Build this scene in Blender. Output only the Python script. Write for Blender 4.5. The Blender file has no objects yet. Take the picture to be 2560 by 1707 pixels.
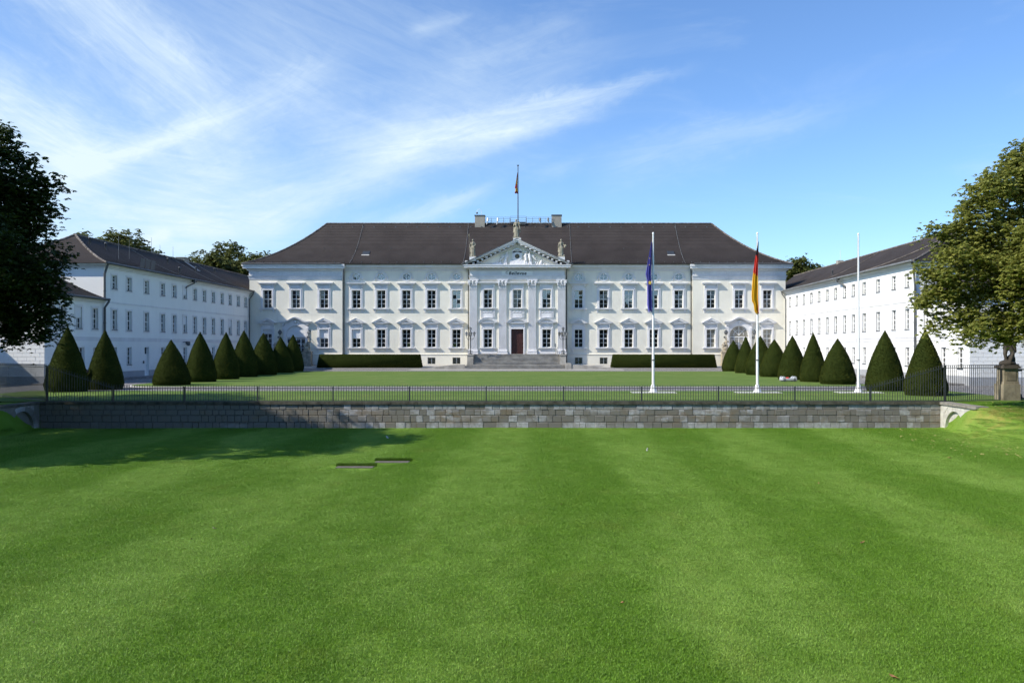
import bpy, bmesh, math, random
import numpy as np
from mathutils import Vector, Matrix, noise as mnoise

random.seed(7)
RNG = np.random.default_rng(11)
scene = bpy.context.scene
COL = scene.collection
R = math.radians

# ------------------------------------------------------------------ camera
CAM = (3.3, 0.0, 2.95)
cam_data = bpy.data.cameras.new("camera")
cam_data.sensor_width = 36.0
cam_data.lens = 36.0 * 2128.0 / 2560.0
cam_data.shift_x = -75.0 / 2560.0
cam_data.shift_y = 14.5 / 2560.0
cam_data.clip_start = 0.1
cam_data.clip_end = 6000
cam = bpy.data.objects.new("camera", cam_data)
COL.objects.link(cam)
cam.location = CAM
cam.rotation_euler = (R(90), 0, 0)
scene.camera = cam

# ------------------------------------------------------------------ sun and sky
SUN_TO = Vector((-1.0, -0.42, 0.90)).normalized()      # towards the sun
SUN_EL = math.asin(SUN_TO.z)
SUN_AZ = math.atan2(SUN_TO.x, SUN_TO.y)                # from +Y towards +X
sun_data = bpy.data.lights.new("sun", "SUN")
sun_data.energy = 4.0
sun_data.angle = R(0.53)
sun_data.color = (1.0, 0.93, 0.80)
sun = bpy.data.objects.new("sun", sun_data)
COL.objects.link(sun)
sun.rotation_euler = (-SUN_TO).to_track_quat("-Z", "Y").to_euler()
sun.location = (-60, -30, 60)

vs = scene.view_settings
vs.view_transform = "Standard"
vs.look = "None"
vs.exposure = 0.6
vs.gamma = 1.0
vs.use_curve_mapping = False
cy = scene.cycles
cy.max_bounces, cy.diffuse_bounces, cy.glossy_bounces, cy.transmission_bounces = 5, 3, 3, 3
cy.adaptive_threshold = 0.03
cy.caustics_reflective = cy.caustics_refractive = False


class NT:
    """small helper around a node tree"""
    def __init__(self, tree):
        self.t = tree
        tree.nodes.clear()

    def new(self, kind, **props):
        n = self.t.nodes.new(kind)
        for k, v in props.items():
            setattr(n, k, v)
        return n

    def put(self, sock, v):
        if isinstance(v, bpy.types.NodeSocket):
            self.t.links.new(v, sock)
        elif v is not None:
            sock.default_value = v

    def m(self, op, a, b=None, c=None, clamp=False):
        n = self.new("ShaderNodeMath", operation=op, use_clamp=clamp)
        self.put(n.inputs[0], a)
        if b is not None:
            self.put(n.inputs[1], b)
        if c is not None:
            self.put(n.inputs[2], c)
        return n.outputs[0]

    def mix(self, f, a, b, blend="MIX"):
        n = self.new("ShaderNodeMix", data_type="RGBA", blend_type=blend)
        self.put(n.inputs[0], f)
        for s, v in ((n.inputs[6], a), (n.inputs[7], b)):
            if isinstance(v, (tuple, list)) and len(v) == 3:
                v = (*v, 1)
            self.put(s, v)
        return n.outputs[2]

    def noise(self, vec, scale, detail=3, rough=0.55, dist=0.0):
        n = self.new("ShaderNodeTexNoise")
        if vec is not None:
            self.put(n.inputs["Vector"], vec)
        n.inputs["Scale"].default_value = scale
        n.inputs["Detail"].default_value = detail
        n.inputs["Roughness"].default_value = rough
        n.inputs["Distortion"].default_value = dist
        return n.outputs["Fac"]

    def ramp(self, f, lo, hi):
        n = self.new("ShaderNodeMapRange")
        n.clamp = True
        n.interpolation_type = "SMOOTHSTEP"
        self.put(n.inputs[0], f)
        n.inputs[1].default_value = lo
        n.inputs[2].default_value = hi
        return n.outputs[0]

    def mapping(self, vec, scale=(1, 1, 1), rot=(0, 0, 0), loc=(0, 0, 0)):
        n = self.new("ShaderNodeMapping")
        self.put(n.inputs[0], vec)
        n.inputs["Scale"].default_value = scale
        n.inputs["Rotation"].default_value = rot
        n.inputs["Location"].default_value = loc
        return n.outputs[0]


def make_world():
    w = bpy.data.worlds.new("World")
    scene.world = w
    w.use_nodes = True
    t = NT(w.node_tree)
    sky = t.new("ShaderNodeTexSky", sky_type="NISHITA")
    sky.sun_disc = False
    sky.sun_elevation = SUN_EL
    sky.sun_rotation = SUN_AZ
    sky.altitude = 0.0
    sky.air_density = 1.0
    sky.dust_density = 0.25
    sky.ozone_density = 3.4
    geo = t.new("ShaderNodeNewGeometry")
    sep = t.new("ShaderNodeSeparateXYZ")
    # view direction in world space (towards the sky)
    tc = t.new("ShaderNodeTexCoord")
    t.put(sep.inputs[0], tc.outputs["Generated"])
    X, Y, Z = sep.outputs
    az = t.m("ARCTAN2", X, Y)
    el = t.m("ARCSINE", Z)
    cmb = t.new("ShaderNodeCombineXYZ")
    t.put(cmb.inputs[0], az)
    t.put(cmb.inputs[1], el)
    ae = cmb.outputs[0]

    def dirpx(px, py):
        a = math.atan2(px - 1355.0, 2128.0)
        e = math.atan2(868.0 - py, math.hypot(2128.0, px - 1355.0))
        return a, e

    total = None

    def streak(p0, p1, width, strength, fray=1.0, asym=0.0, taper=0.6):
        """soft cirrus band between two directions of the sky, widest at its start"""
        nonlocal total
        a0, e0 = dirpx(*p0)
        a1, e1 = dirpx(*p1)
        L = math.hypot(a1 - a0, e1 - e0)
        ang = math.atan2(e1 - e0, a1 - a0)
        w_ = width / 2128.0
        da = t.m("SUBTRACT", az, a0)
        de = t.m("SUBTRACT", el, e0)
        s = t.m("ADD", t.m("MULTIPLY", da, math.cos(ang)), t.m("MULTIPLY", de, math.sin(ang)))
        c = t.m("SUBTRACT", t.m("MULTIPLY", de, math.cos(ang)), t.m("MULTIPLY", da, math.sin(ang)))
        sn = t.m("DIVIDE", s, L)
        v = t.mapping(ae, scale=(9, 42, 1), rot=(0, 0, 0))
        vr = t.new("ShaderNodeCombineXYZ")
        t.put(vr.inputs[0], s)
        t.put(vr.inputs[1], c)
        n1 = t.noise(t.mapping(vr.outputs[0], scale=(4.5, 34, 1), loc=(p0[0] * .01, p0[1] * .013, 0)), 1.9, 7, 0.66, 0.9)
        n2 = t.noise(t.mapping(vr.outputs[0], scale=(4, 6, 1), loc=(p1[0] * .02, 0.3, 0)), 1.2, 3, 0.5)
        n3 = t.noise(t.mapping(vr.outputs[0], scale=(16, 26, 1), loc=(p1[0] * .03, p0[1] * .01, 0)), 2.0, 5, 0.65, 1.2)
        c2 = t.m("ADD", c, t.m("MULTIPLY", t.m("SUBTRACT", n2, 0.5), w_ * 1.7 * fray))
        c2 = t.m("ADD", c2, t.m("MULTIPLY", t.m("SUBTRACT", n3, 0.5), w_ * 0.9 * fray))
        # taper: width shrinks along the streak
        wd = t.m("MULTIPLY", w_, t.m("SUBTRACT", 1.0, t.m("MULTIPLY", t.m("MINIMUM", t.m("MAXIMUM", sn, 0.0), 1.0), taper)))
        q = t.m("DIVIDE", c2, wd)
        if asym:
            # sharper edge on one side
            pos = t.m("MULTIPLY", t.m("MAXIMUM", t.m("MULTIPLY", q, math.copysign(1, asym)), 0.0), abs(asym))
            q = t.m("ADD", t.m("ABSOLUTE", q), pos)
        g = t.m("POWER", 2.718, t.m("MULTIPLY", t.m("MULTIPLY", q, q), -1.0))
        ends = t.m("MULTIPLY", t.ramp(sn, -0.18, 0.16), t.m("SUBTRACT", 1.0, t.ramp(sn, 0.62, 1.15)))
        dens = t.m("MULTIPLY", t.m("MULTIPLY", g, ends), t.m("ADD", 0.55, t.m("MULTIPLY", t.ramp(n1, 0.2, 0.8), 0.85)))
        dens = t.m("MULTIPLY", dens, strength)
        total = dens if total is None else t.m("ADD", total, dens)

    # (start, end, half width px, strength)
    streak((60, -140), (600, 330), 120, 0.46, 0.9, 0.35, 0.2)
    streak((240, -80), (860, 300), 170, 0.14, 1.0, 0.0, 0.1)
    streak((-160, 130), (300, 450), 95, 0.46, 0.9, 0.25, 0.1)
    streak((170, 440), (600, 285), 46, 0.40, 0.7, -0.6, 0.6)
    streak((470, 340), (860, 165), 110, 0.26, 1.0, 0.5, 0.7)
    streak((-150, 330), (720, 520), 130, 0.40, 1.0, 0.0, 0.1)
    streak((-250, 590), (820, 600), 110, 0.44, 0.8, 0.0, 0.3)
    streak((420, 500), (1000, 380), 100, 0.22, 1.2, 0.0, 0.2)
    streak((930, 372), (1680, 185), 74, 0.52, 0.6, 0.35, 0.8)
    streak((960, 385), (1480, 290), 60, 0.28, 0.9, -0.2, 0.7)
    streak((640, 560), (1010, 410), 60, 0.32, 1.0, 0.0, 0.3)
    streak((900, 590), (1245, 458), 38, 0.42, 0.8, 0.2, 0.6)
    streak((365, 608), (430, 580), 18, 0.42, 0.5, 0.0, 0.3)
    streak((1520, 410), (2130, 255), 80, 0.20, 0.9, 0.4, 0.7)
    streak((1030, 80), (1180, 30), 22, 0.20, 0.9, 0.0, 0.6)
    streak((1120, 150), (1500, 30), 60, 0.15, 1.2, 0.0, 0.5)
    streak((1020, 260), (1560, 110), 60, 0.15, 1.2, 0.0, 0.3)
    streak((560, -60), (1420, 330), 230, 0.16, 1.0, 0.0, 0.1)
    streak((750, 330), (1100, 250), 90, 0.14, 1.2, 0.0, 0.3)
    # thin cirrus all round
    v = t.mapping(ae, scale=(2.2, 9.0, 1), rot=(0, 0, R(14)))
    hz = t.noise(v, 1.7, 6, 0.6, 0.8)
    total = t.m("ADD", total, t.m("MULTIPLY", t.ramp(hz, 0.5, 0.85), 0.22))
    total = t.m("MINIMUM", t.m("MULTIPLY", total, t.ramp(el, -0.02, 0.04)), 0.93)
    clear = t.mix(1.0, sky.outputs[0], (0.80, 0.965, 1.16), "MULTIPLY")
    col = t.mix(total, clear, (4.75, 5.6, 6.15))
    bg = t.new("ShaderNodeBackground")
    t.put(bg.inputs[0], col)
    bg.inputs[1].default_value = 0.118
    out = t.new("ShaderNodeOutputWorld")
    t.put(out.inputs[0], bg.outputs[0])


make_world()


# ------------------------------------------------------------------ materials
def sha(name):
    mt = bpy.data.materials.new(name)
    mt.use_nodes = True
    t = NT(mt.node_tree)
    out = t.new("ShaderNodeOutputMaterial")
    b = t.new("ShaderNodeBsdfPrincipled")
    t.put(out.inputs[0], b.outputs[0])
    return mt, t, b, out


def world_pos(t):
    return t.new("ShaderNodeNewGeometry").outputs["Position"]


def obj_pos(t):
    return t.new("ShaderNodeTexCoord").outputs["Object"]


def bump(t, b, h, strength=0.3, dist=0.02):
    n = t.new("ShaderNodeBump")
    n.inputs["Strength"].default_value = strength
    n.inputs["Distance"].default_value = dist
    t.put(n.inputs["Height"], h)
    t.put(b.inputs["Normal"], n.outputs[0])


def mat(name, col, rough=0.6, var=0.12, scale=2.0, bmp=0.0, bscale=25.0, spec=0.4, metal=0.0, col2=None, streak=0.0, stretch=(1, 1, 1)):
    mt, t, b, out = sha(name)
    p = world_pos(t)
    n = t.noise(t.mapping(p, scale=stretch), scale, 5, 0.62)
    f = t.ramp(n, 0.3, 0.7)
    hi = col2 or tuple(min(1, c * (1 + var)) for c in col)
    lo = tuple(c * (1 - var) for c in col)
    c = t.mix(f, lo, hi)
    if streak:
        s = t.noise(t.mapping(p, scale=(1.3, 1.3, 0.09)), 2.2, 4, 0.6)
        c = t.mix(t.m("MULTIPLY", t.ramp(s, 0.52, 0.8), streak), c, tuple(x * 0.55 for x in col))
    t.put(b.inputs["Base Color"], c)
    b.inputs["Roughness"].default_value = rough
    b.inputs["Specular IOR Level"].default_value = spec
    b.inputs["Metallic"].default_value = metal
    if bmp:
        bump(t, b, t.noise(p, bscale, 4, 0.6), bmp, 0.02)
    return mt


M = {}
M["cream"] = mat("cream_render", (0.76, 0.73, 0.635), 0.8, 0.05, 0.35, 0.05, 9, 0.2, streak=0.17)
M["white"] = mat("white_render", (0.82, 0.82, 0.80), 0.8, 0.03, 0.4, 0.05, 9, 0.2, streak=0.08)
M["trim"] = mat("grey_white_stucco", (0.70, 0.695, 0.705), 0.7, 0.06, 0.8, 0.05, 14, 0.25, streak=0.24)
M["paint"] = mat("white_joinery_paint", (0.80, 0.80, 0.79), 0.45, 0.02, 1.0)
M["plinthgrey"] = mat("grey_plinth_paint", (0.36, 0.37, 0.385), 0.8, 0.06, 0.7, 0.1, 10, 0.2, streak=0.2)
M["step"] = mat("weathered_granite", (0.33, 0.315, 0.285), 0.8, 0.25, 0.9, 0.15, 18, 0.2, streak=0.3)
M["sand"] = mat("sandstone", (0.40, 0.34, 0.25), 0.85, 0.22, 2.2, 0.25, 14, 0.2, streak=0.3)
M["sandpier"] = mat("shaded_lichen_sandstone", (0.23, 0.20, 0.145), 0.9, 0.35, 1.6, 0.3, 14, 0.2, streak=0.5)  # dark tone holds both lichen and the shade on the pedestal front
M["sanddark"] = mat("blackened_sandstone", (0.075, 0.065, 0.055), 0.8, 0.4, 1.6, 0.3, 14, 0.2)
M["statue"] = mat("lichen_grey_sandstone", (0.30, 0.275, 0.215), 0.85, 0.3, 2.6, 0.25, 14, 0.2, streak=0.35)
M["iron"] = mat("dark_iron_paint", (0.035, 0.04, 0.045), 0.45, 0.15, 4.0, 0, 10, 0.5)
M["lead"] = mat("grey_zinc", (0.085, 0.09, 0.095), 0.5, 0.2, 1.5, 0, 10, 0.5)
M["gutter"] = mat("light_zinc_gutter", (0.17, 0.18, 0.185), 0.5, 0.2, 1.5, 0, 10, 0.5)
M["door"] = mat("dark_mahogany", (0.045, 0.014, 0.012), 0.5, 0.35, 1.2, 0, 10, 0.4, stretch=(6, 6, 0.6))
M["polewhite"] = mat("white_enamel_pole", (0.82, 0.82, 0.82), 0.35, 0.01, 1.0)
M["slabwhite"] = mat("pale_concrete_slab", (0.50, 0.49, 0.46), 0.85, 0.08, 1.5, 0.1, 20, 0.2)
M["kerb"] = mat("pale_granite_kerb", (0.46, 0.45, 0.43), 0.85, 0.15, 2.0, 0.1, 18, 0.2)
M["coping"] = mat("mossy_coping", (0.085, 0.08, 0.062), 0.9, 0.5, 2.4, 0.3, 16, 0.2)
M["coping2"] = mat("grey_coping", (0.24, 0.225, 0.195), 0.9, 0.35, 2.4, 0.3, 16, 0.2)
M["mortar"] = mat("dark_mortar", (0.10, 0.097, 0.09), 0.95, 0.3, 3.0, 0.2, 20, 0.1)
M["bark"] = mat("rough_bark", (0.055, 0.045, 0.035), 0.9, 0.35, 3.0, 0.6, 9, 0.2, stretch=(3, 3, 0.5))
M["chimney"] = mat("grey_chimney_render", (0.33, 0.31, 0.27), 0.85, 0.1, 1.5, 0.1, 12, 0.2, streak=0.3)
M["bronze"] = mat("dark_bronze_letters", (0.05, 0.045, 0.04), 0.5, 0.2, 4)
M["gilt"] = mat("gilded_metal", (0.45, 0.32, 0.10), 0.4, 0.1, 4, metal=0.7)
M["clock"] = mat("dark_clock_face", (0.09, 0.085, 0.07), 0.5, 0.2, 6)
M["mower"] = mat("light_grey_plastic", (0.52, 0.54, 0.56), 0.4, 0.05, 4)
M["red"] = mat("red_plastic", (0.55, 0.04, 0.03), 0.4, 0.05, 4)
M["black"] = mat("black_rubber", (0.02, 0.02, 0.02), 0.7, 0.1, 4)
M["suit"] = mat("black_cloth", (0.012, 0.012, 0.016), 0.85, 0.2, 6)
M["skin"] = mat("skin", (0.45, 0.27, 0.20), 0.55, 0.05, 6)
M["blind"] = mat("white_roller_shutter", (0.70, 0.71, 0.73), 0.6, 0.03, 2.0, 0.0)
M["curtain"] = mat("cream_curtain", (0.50, 0.47, 0.40), 0.9, 0.15, 0.9, stretch=(6, 6, 0.4))


def roof_mat(name, col):
    mt, t, b, out = sha(name)
    p = world_pos(t)
    n1 = t.noise(p, 0.35, 4, 0.6)
    n2 = t.noise(t.mapping(p, scale=(3.2, 3.2, 3.2)), 1.7, 2, 0.7)
    n3 = t.noise(t.mapping(p, scale=(0.25, 0.25, 1.5)), 3.0, 4, 0.65)
    c = t.mix(t.ramp(n1, 0.3, 0.7), tuple(x * 0.8 for x in col), tuple(x * 1.22 for x in col))
    c = t.mix(t.m("MULTIPLY", t.ramp(n2, 0.35, 0.75), 0.5), c, (col[0] * 1.45, col[1] * 1.2, col[2] * 1.1))
    c = t.mix(t.m("MULTIPLY", t.ramp(n3, 0.55, 0.8), 0.45), c, tuple(x * 0.55 for x in col))
    t.put(b.inputs["Base Color"], c)
    b.inputs["Roughness"].default_value = 0.75
    b.inputs["Specular IOR Level"].default_value = 0.25
    # ribs of the single tiles
    bump(t, b, t.noise(t.mapping(p, scale=(4.5, 4.5, 0.8)), 1.5, 2, 0.5), 0.5, 0.05)
    return mt


M["roof"] = roof_mat("dark_brown_roof_tile", (0.040, 0.034, 0.032))
M["ridge"] = mat("pale_mortared_ridge_tile", (0.16, 0.14, 0.125), 0.85, 0.5, 2.5, 0.3, 10, 0.2)


def glass_mat(name, col, rough=0.03, ior=1.75):
    mt, t, b, out = sha(name)
    oi = t.new("ShaderNodeObjectInfo")
    c = t.mix(oi.outputs["Random"], tuple(x * 0.5 for x in col), tuple(x * 1.5 for x in col))
    t.put(b.inputs["Base Color"], c)
    b.inputs["Roughness"].default_value = rough
    b.inputs["IOR"].default_value = ior
    b.inputs["Specular IOR Level"].default_value = 0.5
    # old panes are slightly wavy
    bump(t, b, t.noise(world_pos(t), 0.9, 2, 0.5), 0.05, 0.05)
    return mt


M["glass"] = glass_mat("dark_window_glass", (0.014, 0.016, 0.018))
M["wingglass"] = glass_mat("dull_window_glass", (0.02, 0.022, 0.024), 0.08, 1.22)
M["glassblue"] = glass_mat("sky_reflecting_glass", (0.02, 0.026, 0.034), 0.02, 2.7)
M["glasscurtain"] = glass_mat("glass_before_curtain", (0.20, 0.19, 0.16), 0.03, 1.8)
M["lampglass"] = glass_mat("clear_lantern_glass", (0.32, 0.33, 0.33), 0.05, 1.8)


def leaf_mat(name, dark, light, transl=0.25, rough=0.5, spec=0.3):
    mt, t, b, out = sha(name)
    at = t.new("ShaderNodeAttribute", attribute_name="tint")
    c = t.mix(at.outputs["Fac"], dark, light)
    t.put(b.inputs["Base Color"], c)
    b.inputs["Roughness"].default_value = rough
    b.inputs["Specular IOR Level"].default_value = spec
    tr = t.new("ShaderNodeBsdfTranslucent")
    t.put(tr.inputs[0], t.mix(0.5, c, tuple(x * 1.4 for x in light)))
    mx = t.new("ShaderNodeMixShader")
    mx.inputs[0].default_value = transl
    t.put(mx.inputs[1], b.outputs[0])
    t.put(mx.inputs[2], tr.outputs[0])
    t.put(out.inputs[0], mx.outputs[0])
    return mt


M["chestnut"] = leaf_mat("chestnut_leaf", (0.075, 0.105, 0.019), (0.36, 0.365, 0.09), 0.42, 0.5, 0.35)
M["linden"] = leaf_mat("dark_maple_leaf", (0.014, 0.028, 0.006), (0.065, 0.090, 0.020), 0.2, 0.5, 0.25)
M["farleaf"] = leaf_mat("far_tree_leaf", (0.028, 0.048, 0.012), (0.165, 0.170, 0.042), 0.15, 0.6, 0.2)
M["yew"] = leaf_mat("clipped_yew", (0.014, 0.025, 0.005), (0.100, 0.112, 0.020), 0.05, 0.8, 0.05)
M["deadleaf"] = mat("dry_brown_leaf", (0.30, 0.15, 0.06), 0.7, 0.3, 9)


def flag_mat(name):
    mt, t, b, out = sha(name)
    at = t.new("ShaderNodeAttribute", attribute_name="flagcol")
    t.put(b.inputs["Base Color"], at.outputs["Color"])
    b.inputs["Roughness"].default_value = 0.7
    b.inputs["Specular IOR Level"].default_value = 0.2
    tr = t.new("ShaderNodeBsdfTranslucent")
    t.put(tr.inputs[0], at.outputs["Color"])
    mx = t.new("ShaderNodeMixShader")
    mx.inputs[0].default_value = 0.25
    t.put(mx.inputs[1], b.outputs[0])
    t.put(mx.inputs[2], tr.outputs[0])
    t.put(out.inputs[0], mx.outputs[0])
    return mt


M["flag"] = flag_mat("flag_cloth")


def lawn_mat(name, stripes, c_dark, c_light, c_dry, blade=False, dry_amount=0.25):
    mt, t, b, out = sha(name)
    p = world_pos(t)
    sp = t.new("ShaderNodeSeparateXYZ")
    t.put(sp.inputs[0], p)
    big = t.noise(t.mapping(p, scale=(0.35, 0.16, 1)), 0.9, 4, 0.6)
    mid = t.noise(t.mapping(p, scale=(1.3, 0.8, 1)), 1.3, 5, 0.65)
    fine = t.noise(p, 11.0, 3, 0.7)
    f = t.m("ADD", t.m("MULTIPLY", big, 0.55), t.m("MULTIPLY", mid, 0.45))
    if stripes:
        # mowing lanes run towards the palace
        ph = t.m("ADD", t.m("MULTIPLY", sp.outputs[0], 2 * math.pi / 5.6), t.m("MULTIPLY", t.m("SUBTRACT", big, 0.5), 3.0))
        lane = t.ramp(t.m("SINE", ph), -0.7, 0.7)
        f = t.m("ADD", t.m("MULTIPLY", f, 0.80), t.m("MULTIPLY", lane, 0.13))
        f = t.m("SUBTRACT", f, 0.02)
    else:
        ph = t.m("ADD", t.m("MULTIPLY", sp.outputs[1], 2 * math.pi / 4.0), t.m("MULTIPLY", t.m("SUBTRACT", mid, 0.5), 6.0))
        lane = t.ramp(t.m("SINE", ph), -0.5, 0.5)
        f = t.m("ADD", t.m("MULTIPLY", f, 0.75), t.m("MULTIPLY", lane, 0.14))
    c = t.mix(t.ramp(f, 0.30, 0.68), c_dark, c_light)
    dry = t.noise(t.mapping(p, scale=(0.8, 0.5, 1), loc=(3, 5, 0)), 0.8, 5, 0.7)
    c = t.mix(t.m("MULTIPLY", t.ramp(dry, 0.5, 0.78), dry_amount), c, c_dry)
    # parched patches on the bank beside the end wall
    d1 = t.new("ShaderNodeVectorMath", operation="DISTANCE")
    t.put(d1.inputs[0], t.mapping(p, scale=(0.55, 1.0, 1)))
    d1.inputs[1].default_value = (26.6 * 0.55, 40.2, -0.1)
    bare = t.m("MULTIPLY", t.m("SUBTRACT", 1.0, t.ramp(d1.outputs["Value"], 0.6, 3.1)), t.ramp(t.noise(t.mapping(p, scale=(1, 0.7, 1)), 1.5, 5, 0.7), 0.42, 0.62))
    c = t.mix(t.m("MULTIPLY", bare, 0.6), c, (0.36, 0.25, 0.085))
    if blade:
        at = t.new("ShaderNodeAttribute", attribute_name="tint")
        k = t.m("ADD", 0.5, t.m("MULTIPLY", at.outputs["Fac"], 1.1))
    else:
        k = t.m("ADD", 0.72, t.m("MULTIPLY", fine, 0.56))
    kk = t.new("ShaderNodeCombineXYZ")
    for i in range(3):
        t.put(kk.inputs[i], k)
    c = t.mix(1.0, c, kk.outputs[0], "MULTIPLY")
    t.put(b.inputs["Base Color"], c)
    b.inputs["Roughness"].default_value = 0.55 if blade else 0.9
    b.inputs["Specular IOR Level"].default_value = 0.3 if blade else 0.1
    if blade:
        tr = t.new("ShaderNodeBsdfTranslucent")
        t.put(tr.inputs[0], c)
        mx = t.new("ShaderNodeMixShader")
        mx.inputs[0].default_value = 0.3
        t.put(mx.inputs[1], b.outputs[0])
        t.put(mx.inputs[2], tr.outputs[0])
        t.put(out.inputs[0], mx.outputs[0])
    else:
        bump(t, b, t.m("ADD", t.noise(p, 30, 4, 0.7), t.noise(p, 6, 3, 0.6)), 0.7, 0.04)
    return mt


G_DARK, G_LIGHT, G_DRY = (0.102, 0.200, 0.015), (0.195, 0.300, 0.054), (0.21, 0.23, 0.035)
M["lawn"] = lawn_mat("front_lawn_turf", True, G_DARK, G_LIGHT, G_DRY)
M["blade"] = lawn_mat("front_lawn_blades", True, tuple(x * 1.25 for x in G_DARK), tuple(x * 1.3 for x in G_LIGHT), G_DRY, blade=True)
M["court"] = lawn_mat("court_lawn_turf", False, (0.095, 0.160, 0.032), (0.150, 0.210, 0.055), (0.20, 0.195, 0.065), dry_amount=0.55)


def cobble_mat():
    mt, t, b, out = sha("small_grey_setts")
    p = world_pos(t)
    v = t.new("ShaderNodeTexVoronoi")
    v.inputs["Scale"].default_value = 7.0
    t.put(v.inputs["Vector"], p)
    n = t.noise(p, 0.5, 4, 0.6)
    sep = t.new("ShaderNodeSeparateColor")
    t.put(sep.inputs[0], v.outputs["Color"])
    c = t.mix(sep.outputs[0], (0.16, 0.155, 0.155), (0.30, 0.29, 0.29))
    c = t.mix(t.m("MULTIPLY", t.ramp(n, 0.35, 0.7), 0.4), c, (0.20, 0.185, 0.165))
    c = t.mix(t.ramp(v.outputs["Distance"], 0.45, 0.75), c, (0.09, 0.085, 0.08))
    t.put(b.inputs["Base Color"], c)
    b.inputs["Roughness"].default_value = 0.85
    bump(t, b, t.m("SUBTRACT", 1.0, v.outputs["Distance"]), 0.5, 0.03)
    return mt


M["cobble"] = cobble_mat()
M["slabdark"] = mat("grey_concrete", (0.13, 0.118, 0.10), 0.9, 0.2, 3.0, 0.2, 20, 0.2)
M["pave"] = mat("pale_pavement_slabs", (0.40, 0.385, 0.355), 0.85, 0.12, 0.8, 0.1, 16, 0.2)


def stone_mat(name, light, dark, stain):
    """ashlar with every stone its own tone, dark damp stains running over the joints"""
    mt, t, b, out = sha(name)
    p = world_pos(t)
    oi = t.new("ShaderNodeObjectInfo")
    big = t.noise(t.mapping(p, scale=(0.45, 1, 0.9)), 0.75, 4, 0.65)
    lowz = t.noise(t.mapping(p, scale=(0.7, 1, 1.6), loc=(7, 0, 2)), 1.1, 5, 0.7)
    fine = t.noise(p, 7.0, 5, 0.7)
    rnd = oi.outputs["Random"]
    tone = t.mix(t.ramp(fine, 0.3, 0.7), tuple(x * 0.7 for x in light), tuple(min(1, x * 1.2) for x in light))
    spz = t.new("ShaderNodeSeparateXYZ")
    t.put(spz.inputs[0], p)
    band = t.m("MULTIPLY", t.ramp(spz.outputs[2], -1.25, -0.95), t.m("SUBTRACT", 1.0, t.ramp(spz.outputs[2], -0.55, -0.25)))
    sel = t.m("SUBTRACT", t.m("ADD", t.m("MULTIPLY", rnd, 0.55), t.m("MULTIPLY", big, 0.95)), t.m("MULTIPLY", band, 0.14))
    c = t.mix(t.ramp(sel, 0.52, 0.90), dark, tone)
    c = t.mix(t.m("MULTIPLY", t.m("MULTIPLY", t.ramp(lowz, 0.40, 0.60), t.m("ADD", 0.35, t.m("MULTIPLY", band, 0.65))), 0.85), c, t.mix(t.ramp(big, 0.4, 0.6), dark, stain))
    c = t.mix(t.m("MULTIPLY", t.ramp(fine, 0.62, 0.75), 0.5), c, tuple(x * 0.6 for x in dark))
    t.put(b.inputs["Base Color"], c)
    b.inputs["Roughness"].default_value = 0.9
    b.inputs["Specular IOR Level"].default_value = 0.2
    bump(t, b, t.noise(p, 12, 5, 0.65), 0.5, 0.03)
    return mt


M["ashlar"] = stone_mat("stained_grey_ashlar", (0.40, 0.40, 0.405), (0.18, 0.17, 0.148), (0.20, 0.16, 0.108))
M["ashlarsunlit"] = mat("sunlit_pale_ashlar", (0.50, 0.485, 0.44), 0.9, 0.22, 2.2, 0.3, 12, 0.2)  # sunlight put into the colour: paler than the shaded wall's ashlar


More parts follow.
